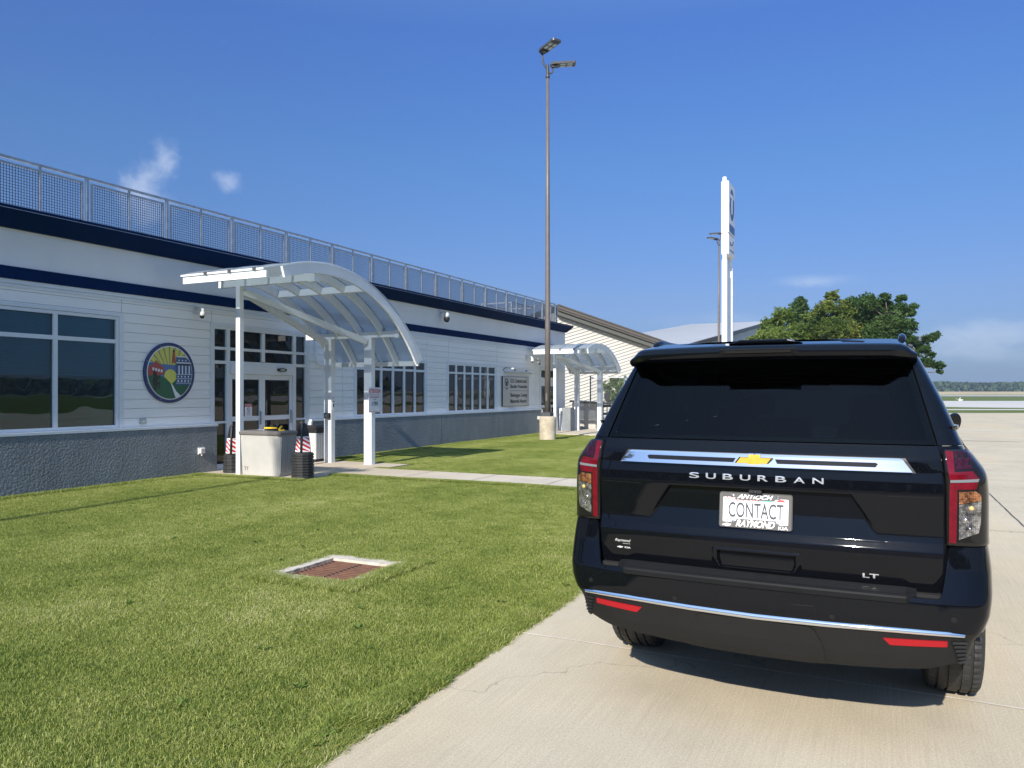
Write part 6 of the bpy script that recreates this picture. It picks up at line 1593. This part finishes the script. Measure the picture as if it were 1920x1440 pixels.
mb = MB(); pbox(mb, -.147, .147, 1.1265, 1.1272, .0016, .002); mb.build('rule', M['ink'], plate)
mb = MB(); mb.prism([(.032,1.130),(.075,1.130),(.060,1.142),(.045,1.140)], lambda u, v, d: PL(u, v, d), .0016, .002); mb.build('farm_picture', M['teal'], plate)
mb = MB(); mb.prism([(.092,1.132),(.135,1.132),(.125,1.143),(.105,1.144)], lambda u, v, d: PL(u, v, d), .0016, .002); mb.build('barn_picture', M['redink'], plate)
mb = MB(); mb.prism([(-.127 + (x+.006)*.25, 1.017 + (z-1.3235)*.25) for x, z in bt], lambda u, v, d: PL(u, v, d), .0068, .0075); mb.build('frame_emblem', M['refwhite'], plate)

# side windows, seams, handles, mirrors
def side_patch(name, y0, y1, z0, z1, mat, off=.006, nu=20, nv=12):
    ye0 = y0 if callable(y0) else (lambda z: y0); ye1 = y1 if callable(y1) else (lambda z: y1)
    corr = lambda z: float(np.interp(z, *PROF['body']))
    return patch(name, 'body', lambda z: qy(ye0(z)-corr(z)), lambda z: qy(ye1(z)-corr(z)), z0, z1, mat, off=off, nu=nu, nv=nv, skirt=0, both=True)
side_patch('side_window', lambda z: .62+.25*max(0, z-1.3), 1.62, 1.20, 1.74, M['smoke'])
side_patch('side_window', 1.72, 2.62, 1.19, 1.76, M['smoke'])
side_patch('side_window', 2.72, lambda z: 4.02-(z-1.15)/.6*.62, 1.19, 1.76, M['smoke'])
for y in (1.67, 2.67, 3.95): side_patch('door_seam', y, y+.006, .50, 1.18, M['underbody'], .001, 1, 14)
side_patch('sill_trim', 1.72, 4.05, .44, .52, M['carplastic'], .012, 20, 3)
mb = MB()
for s in (-1, 1):
    for y in (1.85, 2.85): mb.beam((s*1.018, y, 1.08), (s*1.020, y+.19, 1.085), .03, .028)
mb.build('door_handle', M['paint'], car)
for s in (-1, 1):
    mb = MB(); rings = []
    for t_, sx, sz in ((0,.6,.7),(.035,.95,.95),(.10,1,1),(.16,.75,.8),(.19,.3,.35)):
        rings.append([(s*(1.085 + .055*sx*math.cos(a)*1.0 + .010*math.sin(a)), 3.80 + t_, 1.385 + .082*sz*math.sin(a)) for a in np.linspace(0, 2*PI, 20, endpoint=False)])
    mb.loft(rings, caps=True, smooth=True); mb.beam((s*.97, 3.92, 1.30), (s*1.06, 3.90, 1.33), .07, .04); mr_ = mb.build('mirror', M['paint'], car)
    mb = MB(); mb.prism([(s*1.085+.045*math.cos(a), 1.385+.065*math.sin(a)) for a in np.linspace(0, 2*PI, 20, endpoint=False)], lambda u, v, d: (u, d, v), 3.792, 3.7985); mb.build('mirror_glass', M['smoke'], mr_)  # near-black gloss puts the mirror's dark reflection into its colour
# wheel arches' lips
for s in (-1, 1):
    for ax_ in (AX_R,):
        mb = MB(); rings = []
        for a in np.linspace(R(-8), R(188), 44):
            sec = []
            for r_, o_ in ((.455,-.05),(.455,.006),(.470,.012),(.505,.010),(.512,.0)):
                y, z = ax_ + r_*math.cos(a), WR+.02 + r_*math.sin(a); z = max(z, .40); yy = y - float(np.interp(z, *PROF['body']))
                sec.append(S(s*qy(yy), z, 'body', o_))
            rings.append(sec)
        mb.loft(rings, close=False, smooth=True); mb.build('wheel_arch_lip', M['paint'], car)
    mb = MB(); rings = []
    for a in np.linspace(0, PI, 24): rings.append([(s*.98, AX_R+.47*math.cos(a), WR+.02+.47*math.sin(a)), (s*.62, AX_R+.47*math.cos(a), WR+.02+.47*math.sin(a))])
    mb.loft(rings, close=False); mb.build('wheel_well', M['underbody'], car)
    mb = MB(); mb.beam((s*.985, AX_R+.50, .46), (s*.985, AX_R+.56, .36), .03, .25); 
    mb.beam((s*.985, 1.72, .44), (s*.985, 4.1, .44), .05, .10); mb.build('running_board', M['carplastic'], car)
# front end, bonnet, screen
mb = MB(); rings = []
for y, w_, zt_, zb_ in ((3.95,1.0,1.16,.42),(4.4,1.01,1.17,.42),(4.9,1.005,1.15,.42),(5.3,.985,1.12,.40),(5.5,.95,1.08,.38),(5.62,.86,1.0,.40),(5.66,.70,.9,.46)):
    rings.append([(x*w_, y, zb_ + (zt_-zb_)*z) for x, z in ((-.9,0),(.9,0),(1,.1),(1,.78),(.96,.92),(.80,.985),(.4,1.0),(-.4,1.0),(-.80,.985),(-.96,.92),(-1,.78),(-1,.1))])
mb.loft(rings, caps=True, smooth=True); fb = mb.build('bonnet', M['paint'], car); m = fb.modifiers.new('edges', 'EDGE_SPLIT'); m.split_angle = R(45)
mb = MB(); mb.box((-.62,5.655,.55), (.62,5.68,.95)); mb.build('grille', M['black'], car)
for s in (-1, 1):
    mb = MB(); mb.box((s*.62,5.60,.86), (s*.90,5.67,1.0)); mb.build('headlight', M['lensclear'], car)
mb = MB(); mb.loft([[(-.86,4.42,1.17),(0,4.50,1.17),(.86,4.42,1.17)], [(-.78,3.95,1.55),(0,4.02,1.55),(.78,3.95,1.55)], [(-.66,3.50,1.86),(0,3.56,1.872),(.66,3.50,1.86)]], close=False, smooth=True); mb.build('windscreen', M['clearglass'], car)
mb = MB()
for s in (-1, 1): mb.beam((s*.90,4.40,1.16), (s*.69,3.50,1.85), .09, .07)
mb.build('windscreen_pillars', M['paint'], car)
# inside and below
mb = MB(); mb.box((-.90,.10,1.12), (.90,1.0,1.14)); mb.box((-.92,1.0,.90), (.92,4.30,.92)); mb.box((-.85,3.95,.93), (.85,4.35,1.22)); mb.box((-.62,.36,1.78),(.62,2.6,1.80)); mb.box((-.66,2.6,1.725),(.66,3.55,1.75)); mb.beam((-.85,4.0,1.16),(-.66,3.45,1.80),.24,.10); mb.beam((.85,4.0,1.16),(.66,3.45,1.80),.24,.10); mb.build('cabin_floor', M['carinside'], car)
mb = MB(); mb.tube([(-.42+.17*math.cos(a), 3.72, 1.17+.17*math.sin(a)) for a in np.linspace(0, 2*PI, 24)], .014, 6); mb.build('steering_wheel', M['carinside'], car)
mb = MB(); mb.cbox((-.12,3.78,1.66), (.12,3.82,1.73), .015); mb.build('inner_mirror', M['carinside'], car)
for (y, xs_, zt_) in ((1.35, (-.50,0,.50), 1.28), (2.30, (-.46,.46), 1.36), (3.20, (-.44,.44), 1.42)):
    for x in xs_:
        w_ = .22 if len(xs_) == 3 else .26
        mb = MB(); sec = lambda z, w2, d2: [(x-w2+.04,y-d2,z),(x+w2-.04,y-d2,z),(x+w2,y,z),(x+w2-.04,y+d2,z),(x-w2+.04,y+d2,z),(x-w2,y,z)]
        mb.loft([sec(.95,w_,.09), sec(zt_-.15,w_,.08), sec(zt_-.04,w_*.85,.07), sec(zt_,w_*.6,.05)], caps=True, smooth=True); st = mb.build('seat', M['carinside'], car)
        mb = MB(); mb.loft([sec(zt_+.03,.11,.035), sec(zt_+.06,.14,.05), sec(zt_+.16,.14,.05), sec(zt_+.20,.10,.035)], caps=True, smooth=True); mb.tube([(x-.06,y,zt_-.02),(x-.06,y,zt_+.06)], .006, 6); mb.tube([(x+.06,y,zt_-.02),(x+.06,y,zt_+.06)], .006, 6); mb.build('headrest', M['carinside'], st)
mb = MB(); mb.box((-.62,.16,.46), (.62,5.3,.60)); mb.box((-.70,1.75,.36), (.70,4.1,.44)); mb.beam((-.85,AX_R,.40), (.85,AX_R,.40), .12, .12); mb.box((-.45,.25,.38), (.40,.75,.46)); mb.build('underbody', M['underbody'], car)
mb = MB(); mb.tube([(.50,1.8,.42),(.50,.9,.43),(.52,.30,.42),(.53,.24,.40)], .032, 10); mb.build('exhaust_pipe', M['steel'], car)
def wheel(x, y, s):
    T_ = [( .235,-.118),(.30,-.134),(.345,-.137),(.378,-.130),(.396,-.116),(.402,-.098)]
    w_ = thing('wheel', '', '', (x, y, WR)); w_.parent = car
    prof_ = list(T_)
    for g_ in (-.078, -.030, .030, .078): prof_ += [(.4045, g_-.0065), (.394, g_-.005), (.394, g_+.005), (.4045, g_+.0065)]
    prof_ += [(.402,.098),(.396,.116),(.378,.130),(.345,.137),(.30,.134),(.235,.118)]
    n = 168; rings = []
    for r_, h_ in prof_:
        ring = []
        for k in range(n):
            a = 2*PI*k/n; rr_ = r_
            ah = abs(h_)
            if r_ > .374 and ah > .083 and k % 3 == 0: rr_ -= .007
            elif r_ > .40 and ah <= .083 and (k + (1 if h_ > 0 else 0)) % 4 == 0: rr_ -= .003
            ring.append((h_*1.0, rr_*math.cos(a), rr_*math.sin(a)))
        rings.append(ring)
    mb = MB(); mb.loft(rings); mb.build('tyre', M['rubber'], w_)
    mb = MB(); mb.lathe([(.234,-.115),(.225,-.10),(.21,-.05),(.21,.06),(.225,.10),(.240,.118)], (0,0,0), 'X', 40)
    for k in range(6):
        a = 2*PI*k/6
        for da in (-.12, .12): mb.beam((s*.085, .05*math.cos(a), .05*math.sin(a)), (s*.098, .225*math.cos(a+da), .225*math.sin(a+da)), .025, .03, (1,0,0))
    mb.lathe([(.001,s*.11),(.06,s*.105),(.07,s*.07)], (0,0,0), 'X', 20); mb.build('rim', M['steel'], w_)
    mb = MB(); mb.lathe([(.001,s*.02),(.17,s*.02),(.17,s*.0)], (0,0,0), 'X', 24); mb.build('brake_disc', M['underbody'], w_)
for s in (-1, 1):
    wheel(s*.868, AX_R, s); wheel(s*.868, AX_F, s)

# ------------------------------------------------------------------ air: far things fade towards blue
m_, nt_h, b_ = new_mat('thin_air'); nt_h.nodes.remove(b_)
pv = nt_h.nodes.new('ShaderNodeVolumePrincipled'); pv.inputs['Color'].default_value = (0.62, 0.76, 0.92, 1); pv.inputs['Density'].default_value = 0.00035; pv.inputs['Anisotropy'].default_value = 0.2
nt_h.links.new(pv.outputs[0], nt_h.nodes['Material Output'].inputs['Volume'])
mb = MB(); mb.box((-4400, -4400, -1.2), (4400, 4400, 60)); tag(mb.build('haze', m_), 'faint blue haze over the distant fields', 'haze', kind='stuff')
